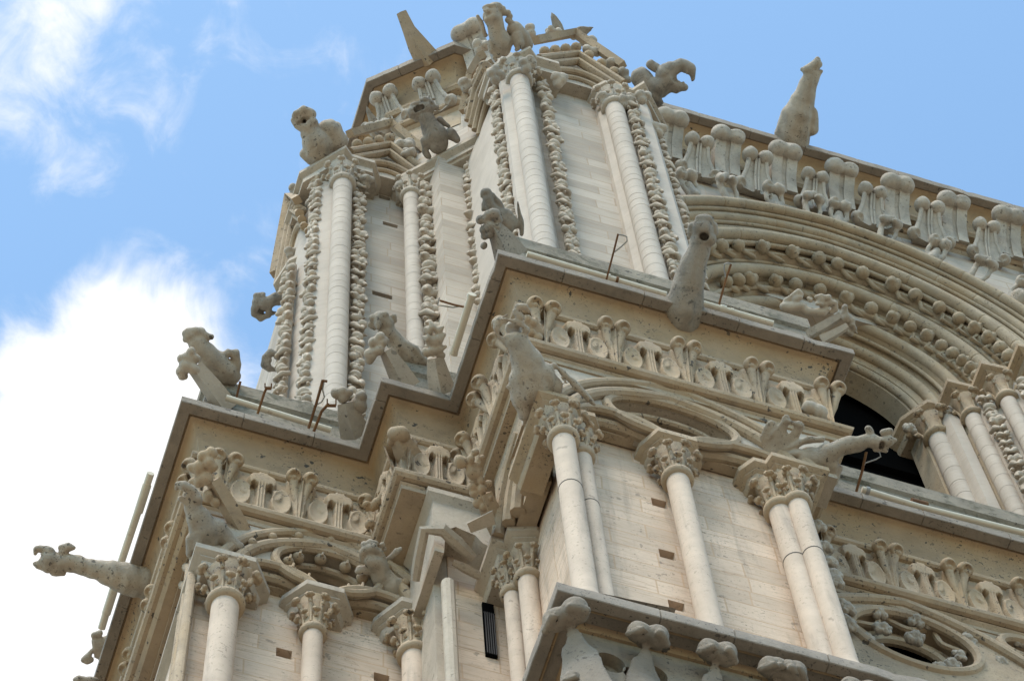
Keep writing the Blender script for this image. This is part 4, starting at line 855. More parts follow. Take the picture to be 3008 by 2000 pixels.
# ================================================================== gargoyles, chimeras, finials
CROP.update({'G': (1350, 530, 6.272), 'H': (1400, 870, 4.48), 'I': (850, 1370, 3.92), 'J': (2200, 820, 6.553), 'K': (200, 1750, 4.718), 'L': (1300, 1250, 3.484), 'M': (840, 290, 4.48), 'N': (1180, 260, 7.465), 'O': (1380, 0, 6.208)})
def lens(crop, anchor, **pl):            # sculptor's frame at a stone: right / down / away, in units of one crop pixel
    A = at(crop, *anchor, **pl); dep = A @ fw; s_ = dep / FPX / CROP[crop][2]
    def f(a, b, d=0):
        u, v = px(crop, a, b); return (RT * (u - 1504) / FPX + UP * (1000 - v) / FPX + fw) * dep + fw * (d * s_)
    return f, s_
def carve(crop, anchor, prims, h=None, k=None, rough=0.010, seed=0, **pl):
    f, s_ = lens(crop, anchor, **pl); out = []
    for p in prims:
        fl = None
        if len(p) > 3 and p[3]: ax = p[3][0]; fl = (RT * ax[0] - UP * ax[1] + fw * ax[2], p[3][1])
        out.append((p[0], [f(*q[:3]) for q in p[1]], [max(q[3] * s_, 0.006) for q in p[1]], (p[2] * s_ if len(p) > 2 and p[2] else None), fl))
    return sculpt(out, h or 0.02, k or 0.022, rough, seed)
def beast(name, label, cat, mt, crop, anchor, prims, group=None, **kw):
    vf = carve(crop, anchor, prims, **kw); mb = MB(); mb.add(*vf)
    return tag(mb.build(name, M[mt], None, 65), label, cat, group)
GG = 'carved beasts on the tower'
V = (0, 0, 1)
beast('gargoyle', 'pale round-headed gargoyle with open hollow mouth on the far left pier cap', 'gargoyle', 'beast', 'M', (450, 700), [
    ('+', [(130, 235, 0, 62), (250, 190, 0, 88), (320, 220, 0, 84)], 14), ('+', [(240, 270, 60, 140)]), ('+', [(92, 285, -20, 40), (160, 360, -40, 62), (270, 380, -50, 84), (350, 320, -30, 80)], 14), ('+', [(330, 400, 0, 100)]), ('+', [(130, 195, -40, 42), (240, 150, -60, 46), (330, 180, -40, 40)], 14), ('+', [(350, 350, 0, 90), (340, 470, 10, 140), (420, 600, 20, 215), (420, 700, 30, 200)]),
    ('-', [(180, 325, -230, 50), (240, 300, -230, 72), (300, 272, -230, 50)], 10), ('-', [(185, 325, -80, 34), (240, 300, -60, 54), (295, 275, -80, 34)], 10), ('-', [(245, 300, -200, 40), (248, 300, 90, 40)], 10), ('-', [(230, 150, -130, 16)], 8), ('-', [(300, 165, -130, 16)], 8),
    ('+', [(560, 440, 90, 180), (650, 560, 100, 160), (680, 700, 110, 100)]), ('+', [(260, 720, 0, 80), (320, 820, 0, 60)]), ('-', [(250, 680, -130, 12), (350, 680, -175, 12), (480, 590, -190, 14), (620, 450, -130, 12)], 6), ('-', [(330, 640, -240, 14), (260, 560, -190, 10)], 6)], group=GG, z=60.75, h=0.02)
beast('gargoyle', 'snarling fanged gargoyle with curly mane on the slanting cap between the piers', 'gargoyle', 'darkbeast', 'N', (720, 1100), [
    ('+', [(255, 510, -40, 120), (400, 450, -40, 140), (560, 430, 20, 165)]), ('-', [(215, 515, -300, 52), (225, 515, -60, 44)], 12), ('-', [(290, 480, -300, 64), (295, 480, -40, 54)], 12), ('-', [(370, 445, -300, 66), (370, 445, -40, 54)], 12), ('-', [(450, 415, -300, 54), (450, 420, -50, 44)], 12),
    ('+', [(240, 470, -150, 14), (250, 520, -150, 5)], 6), ('+', [(310, 440, -160, 15), (318, 490, -160, 5)], 6), ('+', [(395, 400, -160, 17), (398, 455, -160, 5)], 6), ('+', [(285, 575, -140, 16), (280, 530, -150, 5)], 6), ('+', [(400, 515, -150, 16), (396, 470, -155, 5)], 6),
    ('+', [(230, 375, -60, 38), (300, 335, -70, 46), (390, 310, -70, 40)], 14), ('-', [(235, 375, -110, 16)], 6), ('+', [(505, 240, -50, 62)]), ('-', [(505, 232, -120, 24)], 6), ('+', [(590, 250, -20, 50), (670, 320, -20, 58), (690, 410, -20, 44)], 12), ('-', [(655, 350, -90, 34)], 8), ('+', [(700, 225, 10, 54)]), ('+', [(430, 250, 0, 46)]), ('+', [(760, 420, 20, 60)]), ('+', [(600, 180, 20, 44)]),
    ('+', [(215, 620, -10, 60), (330, 640, -30, 85), (500, 600, -10, 120)]), ('+', [(520, 640, 0, 180), (600, 820, 0, 205), (740, 1050, 10, 280), (800, 1200, 20, 240)]), ('+', [(520, 1150, -40, 120), (520, 1380, -30, 78), (600, 1490, -30, 60)]), ('+', [(1080, 1010, 80, 150), (1190, 1120, 40, 90)]), ('+', [(820, 660, 120, 60), (930, 760, 120, 62), (1030, 820, 120, 30)]),
    ('-', [(420, 660, -190, 22), (560, 860, -225, 30), (700, 1040, -290, 22)], 20), ('-', [(730, 900, -230, 22), (1050, 1150, -180, 24)], 16)], group=GG, z=60.7, h=0.02)
beast('gargoyle', 'ape-faced hunched gargoyle with wavy hair crouching on the topmost pier cap', 'gargoyle', 'beast', 'O', (600, 900), [
    ('+', [(440, 170, 10, 120), (400, 280, 0, 165), (440, 370, 0, 160)]), ('+', [(500, 120, 20, 90), (560, 180, 20, 70)]), ('+', [(270, 210, -110, 46), (330, 215, -140, 54), (300, 190, -120, 40)], 16), ('+', [(250, 160, -70, 40), (350, 120, -90, 44), (450, 110, -70, 44)], 16), ('-', [(290, 165, -150, 18)], 8), ('-', [(410, 150, -150, 20)], 8),
    ('-', [(250, 385, -200, 14), (330, 300, -220, 26), (400, 275, -225, 28), (500, 262, -190, 16)], 8), ('-', [(330, 300, -150, 20), (420, 275, -150, 20)], 8), ('+', [(300, 370, -110, 60), (420, 330, -130, 70), (480, 330, -110, 60)], 20), ('-', [(500, 300, -175, 12), (540, 420, -150, 12)], 8),
    ('+', [(150, 300, 10, 46), (190, 420, 20, 50), (250, 560, 40, 50), (280, 640, 60, 40)], 14), ('+', [(690, 240, 20, 66)], 12), ('+', [(735, 300, 20, 54)], 12), ('+', [(690, 370, 20, 60), (770, 420, 30, 50), (820, 450, 40, 24)], 12), ('-', [(760, 320, -40, 24)], 8), ('-', [(690, 300, -50, 16), (700, 420, -40, 16)], 8), ('+', [(600, 170, 20, 60), (640, 250, 20, 50)], 12),
    ('+', [(480, 480, 10, 160), (510, 620, 10, 165), (600, 780, 10, 195), (620, 880, 20, 150)]), ('+', [(390, 790, 0, 70), (420, 920, -30, 75), (530, 1010, -40, 58)], 20), ('+', [(450, 1060, -40, 40), (480, 1110, -40, 36)], 12), ('+', [(850, 680, 20, 130), (890, 800, -40, 105), (880, 890, -60, 60), (850, 920, -60, 40)], 20), ('+', [(930, 880, -60, 40)], 12), ('+', [(820, 540, 100, 160), (950, 680, 120, 150), (1040, 800, 130, 120)]),
    ('-', [(760, 830, -110, 60), (720, 940, -90, 60)], 20), ('-', [(560, 1010, -130, 30), (640, 1000, -130, 40)], 12), ('-', [(620, 520, -160, 12), (640, 650, -190, 10)], 8)], group=GG, z=60.75, h=0.02)
beast('gargoyle', 'grey gargoyle stretching right with gaping toothed jaws on the corner pier', 'gargoyle', 'darkbeast', 2, (400, 290), [
    ('+', [(335, 230, 40, 55), (370, 280, 30, 62), (420, 290, 10, 58), (470, 250, 0, 55)]), ('+', [(455, 215, 0, 52), (490, 185, 0, 44), (540, 165, 0, 34), (590, 185, 0, 28), (600, 235, 0, 14)]), ('+', [(470, 265, -5, 42), (520, 280, -5, 30), (560, 285, -5, 20)]),
    ('-', [(520, 235, -45, 30), (560, 240, -45, 34)]), ('-', [(535, 235, 0, 24), (575, 240, 0, 26)]), ('+', [(500, 160, 10, 20), (545, 148, 10, 14)]), ('+', [(385, 160, 30, 28), (410, 180, 20, 26)]), ('-', [(395, 160, -10, 12)]), ('+', [(395, 330, 0, 42), (425, 360, 10, 26)]),
    ('+', [(520, 198, -25, 7), (520, 212, -28, 3)], 2), ('+', [(545, 195, -26, 7), (547, 210, -28, 3)], 2), ('+', [(570, 200, -22, 7), (570, 214, -24, 3)], 2), ('+', [(530, 268, -25, 7), (528, 254, -28, 3)], 2), ('+', [(555, 272, -20, 6), (553, 258, -22, 3)], 2)], group=GG, z=60.8)
beast('gargoyle', 'long-necked gargoyle standing out over the top cornice against blue sky', 'gargoyle', 'beast', 2, (1140, 560), [
    ('+', [(1120, 640, 60, 80), (1132, 560, 10, 90), (1160, 440, 0, 86), (1185, 360, 0, 66), (1215, 280, 0, 50), (1235, 220, 0, 44)], None, (V, 1.1)), ('+', [(1225, 195, 0, 40), (1262, 160, 0, 28), (1268, 138, 0, 16)]), ('+', [(1195, 195, 0, 14), (1185, 190, 0, 9)]), ('+', [(1262, 215, 0, 22), (1282, 200, 0, 12)]),
    ('+', [(1085, 520, 0, 45), (1105, 430, 0, 40)]), ('+', [(1225, 500, 0, 42), (1235, 420, 0, 32)]), ('-', [(1258, 175, -40, 10), (1285, 165, -30, 8)]), ('-', [(1235, 180, -44, 7)])], group=GG, z=66.6)
beast('gargoyle', 'dark round-mouthed gargoyle head jutting left below the far left flank cap', 'gargoyle', 'darkbeast', 'E', (340, 700), [
    ('+', [(400, 620, 60, 60), (345, 710, 10, 58), (275, 735, 0, 54), (215, 760, 0, 56)]), ('+', [(165, 790, 0, 52), (150, 760, 0, 44)]), ('+', [(130, 800, -10, 34), (125, 840, -10, 24), (170, 870, -10, 28), (230, 850, -10, 30), (235, 790, -10, 30)]), ('-', [(170, 805, -70, 30), (195, 835, -70, 30)]), ('-', [(175, 810, -20, 24), (195, 830, -20, 24)]),
    ('+', [(195, 705, -15, 18)]), ('+', [(150, 730, -15, 18)]), ('+', [(265, 835, 0, 24), (285, 830, 0, 14)]), ('+', [(140, 705, 0, 20), (200, 690, 0, 18)])], group=GG, z=57.3)
beast('gargoyle', 'small curled crocket-like gargoyle hooking out beside the leftmost crocket strip', 'gargoyle', 'darkbeast', 'E', (300, 1180), [
    ('+', [(330, 1160, 10, 26), (285, 1150, 0, 22), (245, 1135, 0, 28), (205, 1175, 0, 28), (205, 1225, 0, 32), (245, 1260, 0, 26), (300, 1272, 0, 18), (340, 1270, 10, 20)]), ('+', [(235, 1200, 0, 22)]), ('-', [(215, 1180, -35, 10)])], group=GG, x=3.95)
beast('chimera', 'seated winged chimera with raised beak on the left parapet corner, against cloud', 'statue', 'beast', 3, (300, 1150), [
    ('+', [(150, 905, 0, 58), (190, 900, 10, 52)]), ('+', [(105, 890, -10, 22), (130, 875, -15, 30), (180, 880, -15, 36)]), ('+', [(110, 935, -5, 22), (150, 945, -5, 30), (190, 935, 0, 40)]), ('-', [(105, 912, -70, 10), (150, 905, -75, 12), (195, 918, -60, 9)]), ('+', [(250, 915, 10, 30), (280, 915, 10, 20)]), ('+', [(185, 960, 0, 66), (215, 1010, 10, 76), (270, 1060, 20, 85)]),
    ('+', [(300, 1090, 30, 95), (370, 1150, 40, 90), (420, 1190, 50, 60)]), ('+', [(395, 1010, 30, 26), (440, 1040, 40, 42), (462, 1110, 40, 32), (455, 1180, 40, 24)], None, ((0.6, 0.3, 0.4), 1.5)), ('+', [(350, 1060, 30, 35), (400, 1030, 30, 35)]), ('-', [(165, 868, -60, 12)])], group=GG, y=18.35)
beast('chimera', 'hook-beaked chimera with goggle eyes peering over the stepped parapet', 'statue', 'beast', 3, (1560, 1000), [
    ('+', [(1455, 800, 0, 58), (1500, 830, 10, 55)]), ('+', [(1440, 790, -30, 24), (1438, 830, -50, 22), (1440, 850, -60, 12)]), ('+', [(1500, 835, -25, 26), (1520, 840, -20, 18)]), ('-', [(1430, 868, -80, 12), (1470, 852, -70, 14), (1510, 845, -50, 9)]), ('+', [(1460, 885, -20, 30), (1500, 870, -15, 34)]), ('+', [(1398, 785, -15, 26)]), ('-', [(1396, 782, -42, 14)]), ('+', [(1396, 784, -34, 11)], 2), ('+', [(1482, 768, -20, 28)]), ('-', [(1482, 766, -48, 15)]), ('+', [(1482, 768, -38, 12)], 2),
    ('+', [(1545, 775, 10, 26), (1555, 805, 10, 22)]), ('+', [(1385, 830, 0, 22), (1410, 850, 0, 24)]), ('+', [(1510, 890, 10, 60), (1545, 940, 20, 66), (1600, 1000, 30, 72), (1680, 1070, 40, 62), (1740, 1090, 40, 40)]), ('+', [(1610, 960, 0, 30), (1690, 1000, 0, 26), (1730, 1060, 10, 20)]), ('-', [(1580, 985, -80, 6), (1660, 1060, -70, 6)]), ('-', [(1620, 975, -80, 6), (1700, 1060, -70, 6)])], group=GG, y=17.2)
beast('chimera', 'weathered grey winged chimera stooping above the front parapet corner', 'statue', 'grey', 'G', (800, 850), [
    ('+', [(480, 230, 0, 85), (500, 300, -10, 70)]), ('-', [(500, 290, -150, 55), (500, 290, -70, 45)]), ('+', [(510, 350, -20, 85), (540, 460, 0, 105), (640, 600, 10, 130), (760, 720, 20, 150), (900, 850, 40, 150)]), ('+', [(620, 270, 10, 30), (700, 380, 10, 42), (780, 480, 20, 40)]), ('+', [(430, 420, 0, 34), (440, 540, 0, 36)]), ('+', [(850, 620, 40, 120), (1000, 800, 50, 130)]),
    ('+', [(1065, 390, 20, 40), (1090, 560, 40, 55), (1130, 760, 50, 60), (1150, 980, 60, 60)], None, ((1, 0, 0.3), 1.3)), ('-', [(1050, 440, -60, 34), (1090, 640, -60, 36), (1120, 900, -50, 34)]), ('-', [(960, 650, -90, 50)]), ('+', [(420, 220, -10, 30), (400, 300, -10, 26)])], group=GG, y=14.75, h=0.022)
beast('gargoyle', 'large grey hollow-mouthed gargoyle projecting from the middle of the front cornice', 'gargoyle', 'grey', 2, (548, 1480), [
    ('+', [(550, 1530, 15, 100), (556, 1470, 0, 105), (578, 1350, 0, 90), (612, 1230, 0, 72), (640, 1130, 0, 56), (655, 1060, 0, 52)], None, (V, 1.05)), ('+', [(655, 1035, 0, 58)]), ('+', [(645, 985, -5, 26), (690, 985, -5, 28)]), ('+', [(600, 1020, 10, 24), (595, 1050, 10, 20)]), ('+', [(715, 1015, 10, 24), (725, 1055, 10, 20)]), ('+', [(640, 1090, -20, 34), (690, 1090, -20, 34)]), ('-', [(664, 1072, -110, 32), (664, 1072, 0, 24)]), ('-', [(640, 1015, -60, 11)]), ('-', [(690, 1015, -60, 11)]),
    ('+', [(470, 1470, 0, 34), (470, 1500, 10, 30)]), ('+', [(620, 1540, 10, 45), (560, 1580, 30, 40), (590, 1640, 40, 26)]), ('+', [(475, 1570, 30, 30)])], group=GG, z=44.15)
beast('gargoyle', 'long-necked beast with gaping ragged jaws rearing from the left twin-column cap', 'gargoyle', 'beast', 'H', (720, 1200), [
    ('+', [(300, 300, 0, 45), (270, 420, -5, 42), (300, 540, -5, 45), (380, 600, 0, 50)]), ('+', [(330, 300, -10, 38), (450, 320, -10, 42), (580, 370, -5, 45), (640, 450, 0, 45)]), ('+', [(420, 540, -20, 62), (500, 520, -25, 60), (600, 540, -10, 60)]), ('+', [(480, 430, 120, 110)]), ('-', [(350, 420, -90, 42), (350, 520, -80, 28)]), ('-', [(345, 480, 0, 40), (350, 420, 10, 42), (440, 405, 20, 46), (570, 430, 0, 26)], 10), ('-', [(420, 410, -100, 40), (570, 430, -90, 24)]),
    ('+', [(540, 130, 10, 40), (640, 140, 10, 55), (690, 190, 10, 40)]), ('-', [(600, 140, -50, 20), (680, 190, -50, 22)]), ('+', [(500, 200, 10, 40), (590, 280, 10, 50)]), ('+', [(400, 250, 20, 36), (240, 330, 20, 30)]), ('+', [(520, 610, 10, 150), (600, 760, 10, 180), (680, 900, 20, 210), (700, 1050, 30, 240), (740, 1200, 40, 250)]), ('+', [(560, 1100, 30, 140), (620, 1400, 60, 130), (660, 1540, 80, 110)]), ('-', [(470, 760, -190, 22), (560, 1040, -200, 26)]),
    ('+', [(850, 1050, 60, 200), (1000, 1200, 90, 150)]), ('+', [(950, 980, 40, 34), (1030, 905, 40, 50), (1240, 1110, 50, 40), (1560, 1430, 60, 22)], 14), ('+', [(980, 1000, 0, 18), (1200, 1230, 20, 16)], 8), ('+', [(1010, 960, -5, 18), (1260, 1220, 20, 14)], 8), ('+', [(430, 1190, 20, 36), (500, 1165, 20, 34), (545, 1370, 20, 26), (590, 1560, 30, 20)], 14), ('-', [(700, 700, -215, 12), (820, 900, -215, 12)], 8), ('-', [(590, 900, -205, 12), (620, 1150, -225, 12)], 8)], group=GG, y=14.85, h=0.026)
beast('gargoyle', 'winged dog-headed gargoyle craning right from the right twin-column cap', 'gargoyle', 'beast', 7, (1380, 310), [
    ('+', [(1320, 290, 40, 70), (1400, 300, 20, 78), (1450, 250, 0, 62), (1520, 220, -10, 48), (1600, 200, -20, 42), (1660, 185, -25, 40)]), ('+', [(1690, 190, -30, 46), (1730, 200, -40, 42), (1785, 185, -45, 32), (1815, 180, -45, 20)]), ('+', [(1700, 235, -40, 20), (1760, 240, -45, 18)]), ('-', [(1745, 207, -110, 20), (1735, 210, -40, 16)]), ('+', [(1675, 135, -25, 22), (1665, 115, -25, 20)]), ('+', [(1750, 135, -25, 24), (1790, 130, -30, 22)]), ('-', [(1680, 125, -60, 10)]), ('-', [(1775, 132, -60, 11)]), ('-', [(1795, 172, -85, 6)]),
    ('+', [(1440, 330, 10, 60), (1460, 400, 20, 42), (1490, 345, 10, 30)]), ('+', [(1130, 270, 50, 12), (1230, 220, 40, 22), (1330, 180, 30, 24), (1410, 175, 20, 18)]), ('+', [(1130, 280, 50, 16), (1250, 260, 30, 34), (1340, 250, 20, 36)], None, ((0.3, 1, 0), 1.3)), ('+', [(1110, 275, 50, 26), (1085, 170, 55, 34), (1120, 95, 55, 26)], 14, (V, 3.0)), ('+', [(1120, 270, 45, 28), (1160, 160, 50, 40), (1190, 75, 50, 28)], 14, (V, 3.0)), ('+', [(1140, 265, 40, 28), (1230, 170, 45, 40), (1275, 105, 45, 28)], 14, (V, 3.0)), ('+', [(1090, 180, 50, 10), (1190, 72, 45, 10), (1285, 100, 40, 10)], 8),
    ('+', [(1480, 200, 0, 14)])], group=GG, y=14.85)
beast('gargoyle', 'long horned gargoyle reaching far left from the left cornice, against white cloud', 'gargoyle', 'beast', 5, (800, 900), [
    ('+', [(1010, 970, 60, 105), (860, 930, 10, 112), (740, 895, 0, 104), (620, 865, 0, 88), (500, 830, 0, 68), (380, 795, 0, 56), (290, 785, 0, 56)]), ('+', [(225, 775, 0, 66), (200, 770, -5, 60)]), ('+', [(220, 715, 0, 36), (160, 695, 0, 26), (125, 705, 0, 22), (118, 730, 0, 18)]), ('+', [(200, 815, -5, 40), (140, 800, -5, 30), (115, 795, 0, 20)]), ('-', [(120, 750, -60, 14), (165, 748, -60, 12), (150, 748, 0, 10)]), ('-', [(228, 790, -90, 13)]), ('+', [(285, 690, 0, 20), (330, 690, 0, 24), (375, 690, 0, 10)]), ('+', [(240, 850, 0, 22), (300, 860, 0, 22)]), ('+', [(300, 720, 0, 30)]),
    ('-', [(330, 740, -70, 10), (500, 760, -80, 8), (700, 800, -105, 8)])], group=GG, z=43.95)
beast('gargoyle', 'snarling short-snouted beast on the big left column cap under the frieze', 'gargoyle', 'beast', 5, (1260, 620), [
    ('+', [(1140, 350, 0, 56), (1160, 380, 10, 62)]), ('+', [(1050, 300, -15, 18), (1055, 270, -20, 20), (1100, 285, -25, 34), (1150, 315, -20, 36)]), ('+', [(1085, 365, -15, 22), (1120, 390, -15, 34), (1170, 370, -5, 40)]), ('-', [(1070, 320, -70, 24), (1115, 330, -70, 20)]), ('-', [(1085, 322, -20, 20), (1110, 330, -10, 16)]), ('+', [(1150, 295, 0, 18), (1180, 330, 0, 18)]), ('+', [(1190, 380, 5, 22), (1195, 400, 0, 14)]),
    ('+', [(1150, 430, 5, 60), (1190, 500, 10, 85), (1230, 590, 15, 105), (1230, 660, 20, 100)]), ('+', [(1310, 580, 40, 80), (1370, 650, 50, 66), (1440, 690, 40, 50)]), ('+', [(1160, 640, 0, 55), (1150, 720, 10, 40)]), ('-', [(1135, 395, -80, 8)])], group=GG, y=18.6)
beast('gargoyle', 'calf-headed gargoyle with curly brow and spread ears beside the broken gablet', 'gargoyle', 'beast', 'I', (1150, 1350), [
    ('+', [(940, 1040, 10, 95), (1000, 1120, 0, 120), (1050, 1150, 0, 110)]), ('+', [(845, 1080, -30, 34), (840, 1000, -50, 40), (880, 950, -60, 42), (960, 930, -70, 46), (1040, 980, -50, 44), (1090, 1060, -20, 36)], 14), ('-', [(900, 1030, -200, 34), (960, 1010, -200, 40), (1020, 1050, -180, 26)], 10), ('-', [(900, 1040, -50, 26), (960, 1020, -60, 30)], 10),
    ('+', [(930, 1090, -60, 66), (1010, 1100, -60, 80)], 20), ('+', [(870, 900, -20, 40)], 10), ('+', [(930, 880, -20, 42)], 10), ('+', [(1000, 885, -20, 40)], 10), ('+', [(1070, 900, -10, 44)], 10), ('+', [(1100, 950, 0, 36)], 10), ('-', [(1040, 900, -60, 14)], 6), ('-', [(960, 890, -65, 12)], 6),
    ('+', [(1130, 1060, 20, 44), (1180, 1030, 10, 56), (1230, 980, 0, 56), (1270, 950, 0, 36)], 16, ((0.5, 0.4, 0.75), 1.6)), ('-', [(1190, 1030, -70, 26), (1250, 975, -75, 24)], 10), ('+', [(960, 1190, 20, 36), (880, 1190, 0, 56), (820, 1190, 0, 48), (785, 1205, 0, 28)], 16, ((0.1, 0.6, 0.75), 1.5)), ('-', [(830, 1175, -60, 20), (880, 1190, -60, 20)], 8),
    ('+', [(1040, 1170, 10, 110), (1090, 1290, 15, 130), (1170, 1400, 25, 165), (1240, 1500, 50, 180)]), ('-', [(1060, 1270, -125, 9), (1120, 1210, -115, 9)], 6)], group=GG, y=18.7, h=0.02)
beast('chimera', 'pale winged demon leaning chin in arms on the front parapet by the arch', 'statue', 'carved_clean', 'J', (1150, 520), [
    ('+', [(1400, 400, -10, 120), (1430, 440, -10, 110)]), ('+', [(1300, 340, -40, 60), (1400, 320, -50, 60), (1500, 360, -30, 60)]), ('+', [(1150, 370, 10, 34), (1190, 400, 10, 50)]), ('-', [(1320, 365, -170, 24)]), ('-', [(1420, 345, -170, 26)]), ('+', [(1310, 470, -90, 50), (1400, 480, -100, 46)]), ('-', [(1230, 450, -140, 30)]), ('+', [(1500, 330, 0, 30), (1550, 350, 10, 20)]), ('+', [(700, 540, 30, 100), (850, 540, 20, 120), (1000, 540, 10, 110), (1060, 590, 0, 90)]),
    ('+', [(1080, 620, -10, 80), (1250, 650, -30, 85), (1420, 630, -40, 80), (1490, 580, -40, 55)]), ('+', [(1530, 460, 0, 50), (1640, 470, 10, 60), (1650, 580, 20, 55), (1580, 640, 20, 40)]), ('-', [(1480, 430, -80, 14), (1640, 430, -60, 14), (1690, 500, -60, 12)]), ('+', [(720, 420, 50, 60), (850, 320, 60, 70), (980, 260, 60, 60), (1050, 290, 50, 35)], None, (V, 1.4)), ('+', [(900, 400, 40, 90), (1000, 360, 40, 60)])], group=GG, y=14.85, h=0.022)
beast('gargoyle', 'broad smooth gargoyle stub cut by the right edge above the great arch', 'gargoyle', 'beast', 'A', (2250, 1560), [
    ('+', [(2360, 1560, 60, 170), (2230, 1520, 0, 170), (2180, 1440, 0, 100), (2235, 1370, 0, 40)]), ('+', [(2150, 1560, 0, 150)])], group=GG, y=17.75)
# the square waterspout on the chamfered cornice
f, s_ = lens(1, (1150, 330), z=66.5); mb = MB()
mb.tube([f(1008, 85), f(1060, 205), f(1120, 310), f(1200, 430, 40)], [36 * s_, 46 * s_, 72 * s_, 95 * s_], 4)
tag(mb.build('waterspout', M['carved'], None, 30), 'plain square-ended stone waterspout slanting out from the topmost left cornice', 'waterspout', None)
# ---- crocketed finials on the parapet corners and frieze corners
def finial(label, crop, anchor, stalk, knobs, holes=(), mt='beast', n=4, group='crocketed finials at the cornice corners', cat='finial', **pl):
    f, s_ = lens(crop, anchor, **pl); o = bpy.data.objects.new('finial', None); COL.objects.link(o); o.location = f(*anchor); tag(o, label, cat, group)
    inv = np.array(o.location)
    mb = MB(); mb.tube([f(*q[:3]) - inv for q in stalk], [q[3] * s_ for q in stalk], n); st = mb.build('stalk', M[mt], o, 30)
    pr = [('+', [k_] if isinstance(k_, tuple) else k_, 8) for k_ in knobs] + [('-', [h_], 4) for h_ in holes]
    vf = carve(crop, anchor, pr, h=0.022, k=0.02, **pl); mb = MB(); mb.add(vf[0] - inv, vf[1]); mb.build('leaf_knob', M[mt], o, 65)
    return o
finial('leafy finial on the leftmost parapet corner, below the seated winged chimera', 3, (250, 1250), [(395, 1420, 40, 85), (280, 1260, 10, 75), (170, 1120, 0, 60)], [(150, 1020, -20, 34), (185, 1060, -20, 36), (120, 1060, -25, 36), (75, 1070, -20, 28), (110, 1120, -30, 50), (165, 1140, -30, 44), (75, 1150, -20, 36), (95, 1185, -20, 34), (140, 1080, 0, 55)], [(130, 1115, -85, 12), (150, 1085, -80, 12)], y=18.3, mt='carved_clean')
finial('double-budded finial in front of the hook-beaked chimera', 3, (1560, 1140), [(1640, 1270, 30, 95), (1560, 1130, 10, 75), (1490, 1010, 0, 50)], [(1400, 955, -20, 38), (1450, 915, -25, 30), (1470, 960, -25, 32), (1390, 1035, -30, 46), (1445, 1010, -35, 42), (1490, 940, -10, 26), (1380, 1070, -20, 34), (1440, 960, 0, 55)], [(1415, 1035, -85, 22)], y=17.1, mt='carved_clean')
finial('spiky-leaved finial beside the inner corner of the stepped cornice', 3, (1840, 1140), [(1880, 1300, 30, 95), (1850, 1170, 10, 78), (1830, 1060, 0, 58)], [[(1790, 880, -10, 30), (1745, 850, -10, 12)], [(1810, 850, -15, 30), (1795, 810, -10, 10)], [(1850, 870, -10, 30), (1885, 845, -10, 10)], [(1780, 930, -20, 36), (1735, 910, -10, 10)], [(1850, 930, -20, 40), (1890, 900, -10, 10)], (1810, 1010, -30, 38), (1770, 1020, -10, 36), [(1860, 1000, -10, 40), (1895, 985, -5, 12)], (1865, 1040, 0, 30), (1820, 950, 0, 60)], [(1805, 960, -80, 14), (1840, 985, -70, 10)], y=16.7, mt='carved_clean')
finial('worn bud-topped finial on the step at the end of the left parapet', 3, (1230, 1450), [(1280, 1600, 40, 110), (1240, 1470, 10, 85), (1215, 1370, 0, 62)], [(1150, 1305, -10, 34), (1190, 1290, -15, 34), (1235, 1300, -10, 34), (1200, 1330, 0, 44), (1320, 1330, 30, 46), (1300, 1390, 30, 60)], [(1165, 1300, -48, 8)], y=18.05)
finial('grey lichen-covered finial on the front parapet corner under the stooping chimera', 'G', (800, 1050), [(960, 1430, 60, 330), (780, 1080, 20, 230), (640, 860, 0, 150)], [(520, 660, -30, 90), (640, 620, -30, 95), (400, 720, -20, 90), (480, 740, -60, 80), (560, 860, -60, 110), (680, 880, -40, 90), (470, 920, -30, 100), (560, 980, -50, 90), (450, 1030, -10, 70), (720, 740, 0, 80), (460, 1200, 20, 70)], [(525, 720, -150, 55), (590, 900, -170, 30), (640, 650, -130, 24)], mt='grey', y=14.55)
finial('pale double-bladed finial at the right end of the front parapet', 'J', (1500, 950), [(1130, 1080, 20, 110), (1500, 870, 10, 110), (1780, 700, 0, 90)], [(1840, 550, -20, 66), (1850, 640, -20, 80), (1880, 740, -30, 110), (1960, 800, -10, 90), (1980, 880, -50, 70), (1870, 990, -50, 80), (2020, 960, -20, 70), (1960, 1060, -20, 80), (2070, 1030, -10, 40)], [(1960, 960, -110, 50)], y=14.5)
BLADE = bpy.data.objects['finial.005']
f, s_ = lens('J', (1500, 1050), y=14.5); mb = MB(); inv = np.array(BLADE.location); mb.tube([f(1400, 1180, 10) - inv, f(1700, 1020, 0) - inv, f(1900, 900, 0) - inv], [120 * s_, 95 * s_, 75 * s_], 4); mb.build('stalk', M['carved_clean'], BLADE, 30)
finial('stack of rounded leaf buds above the calf-headed gargoyle', 'I', (1150, 780), [(1380, 1080, 60, 100), (1270, 860, 20, 85), (1150, 680, 0, 70)], [(920, 660, -20, 62), (1090, 600, -20, 82), (1100, 680, -10, 70), (1040, 740, -20, 52), (910, 800, -10, 46), (1010, 810, -30, 80), (960, 840, -20, 60), (1130, 820, 0, 40), (1010, 700, 10, 70)], [(940, 655, -85, 26), (1085, 580, -110, 34)], mt='carved', y=18.45)
finial('leaf bud cluster at the inner corner of the left frieze', 'I', (1060, 450), [(1240, 520, 40, 90), (1130, 440, 10, 80), (1060, 400, 0, 60)], [(900, 430, -10, 46), (1000, 430, -20, 66), (1050, 390, -20, 50), (1090, 340, -20, 52), (1130, 420, -10, 44), (960, 470, -20, 44), (900, 480, 0, 36), (1090, 300, 0, 30)], [(1030, 410, -85, 12), (1110, 350, -70, 14)], mt='carved', y=18.25)
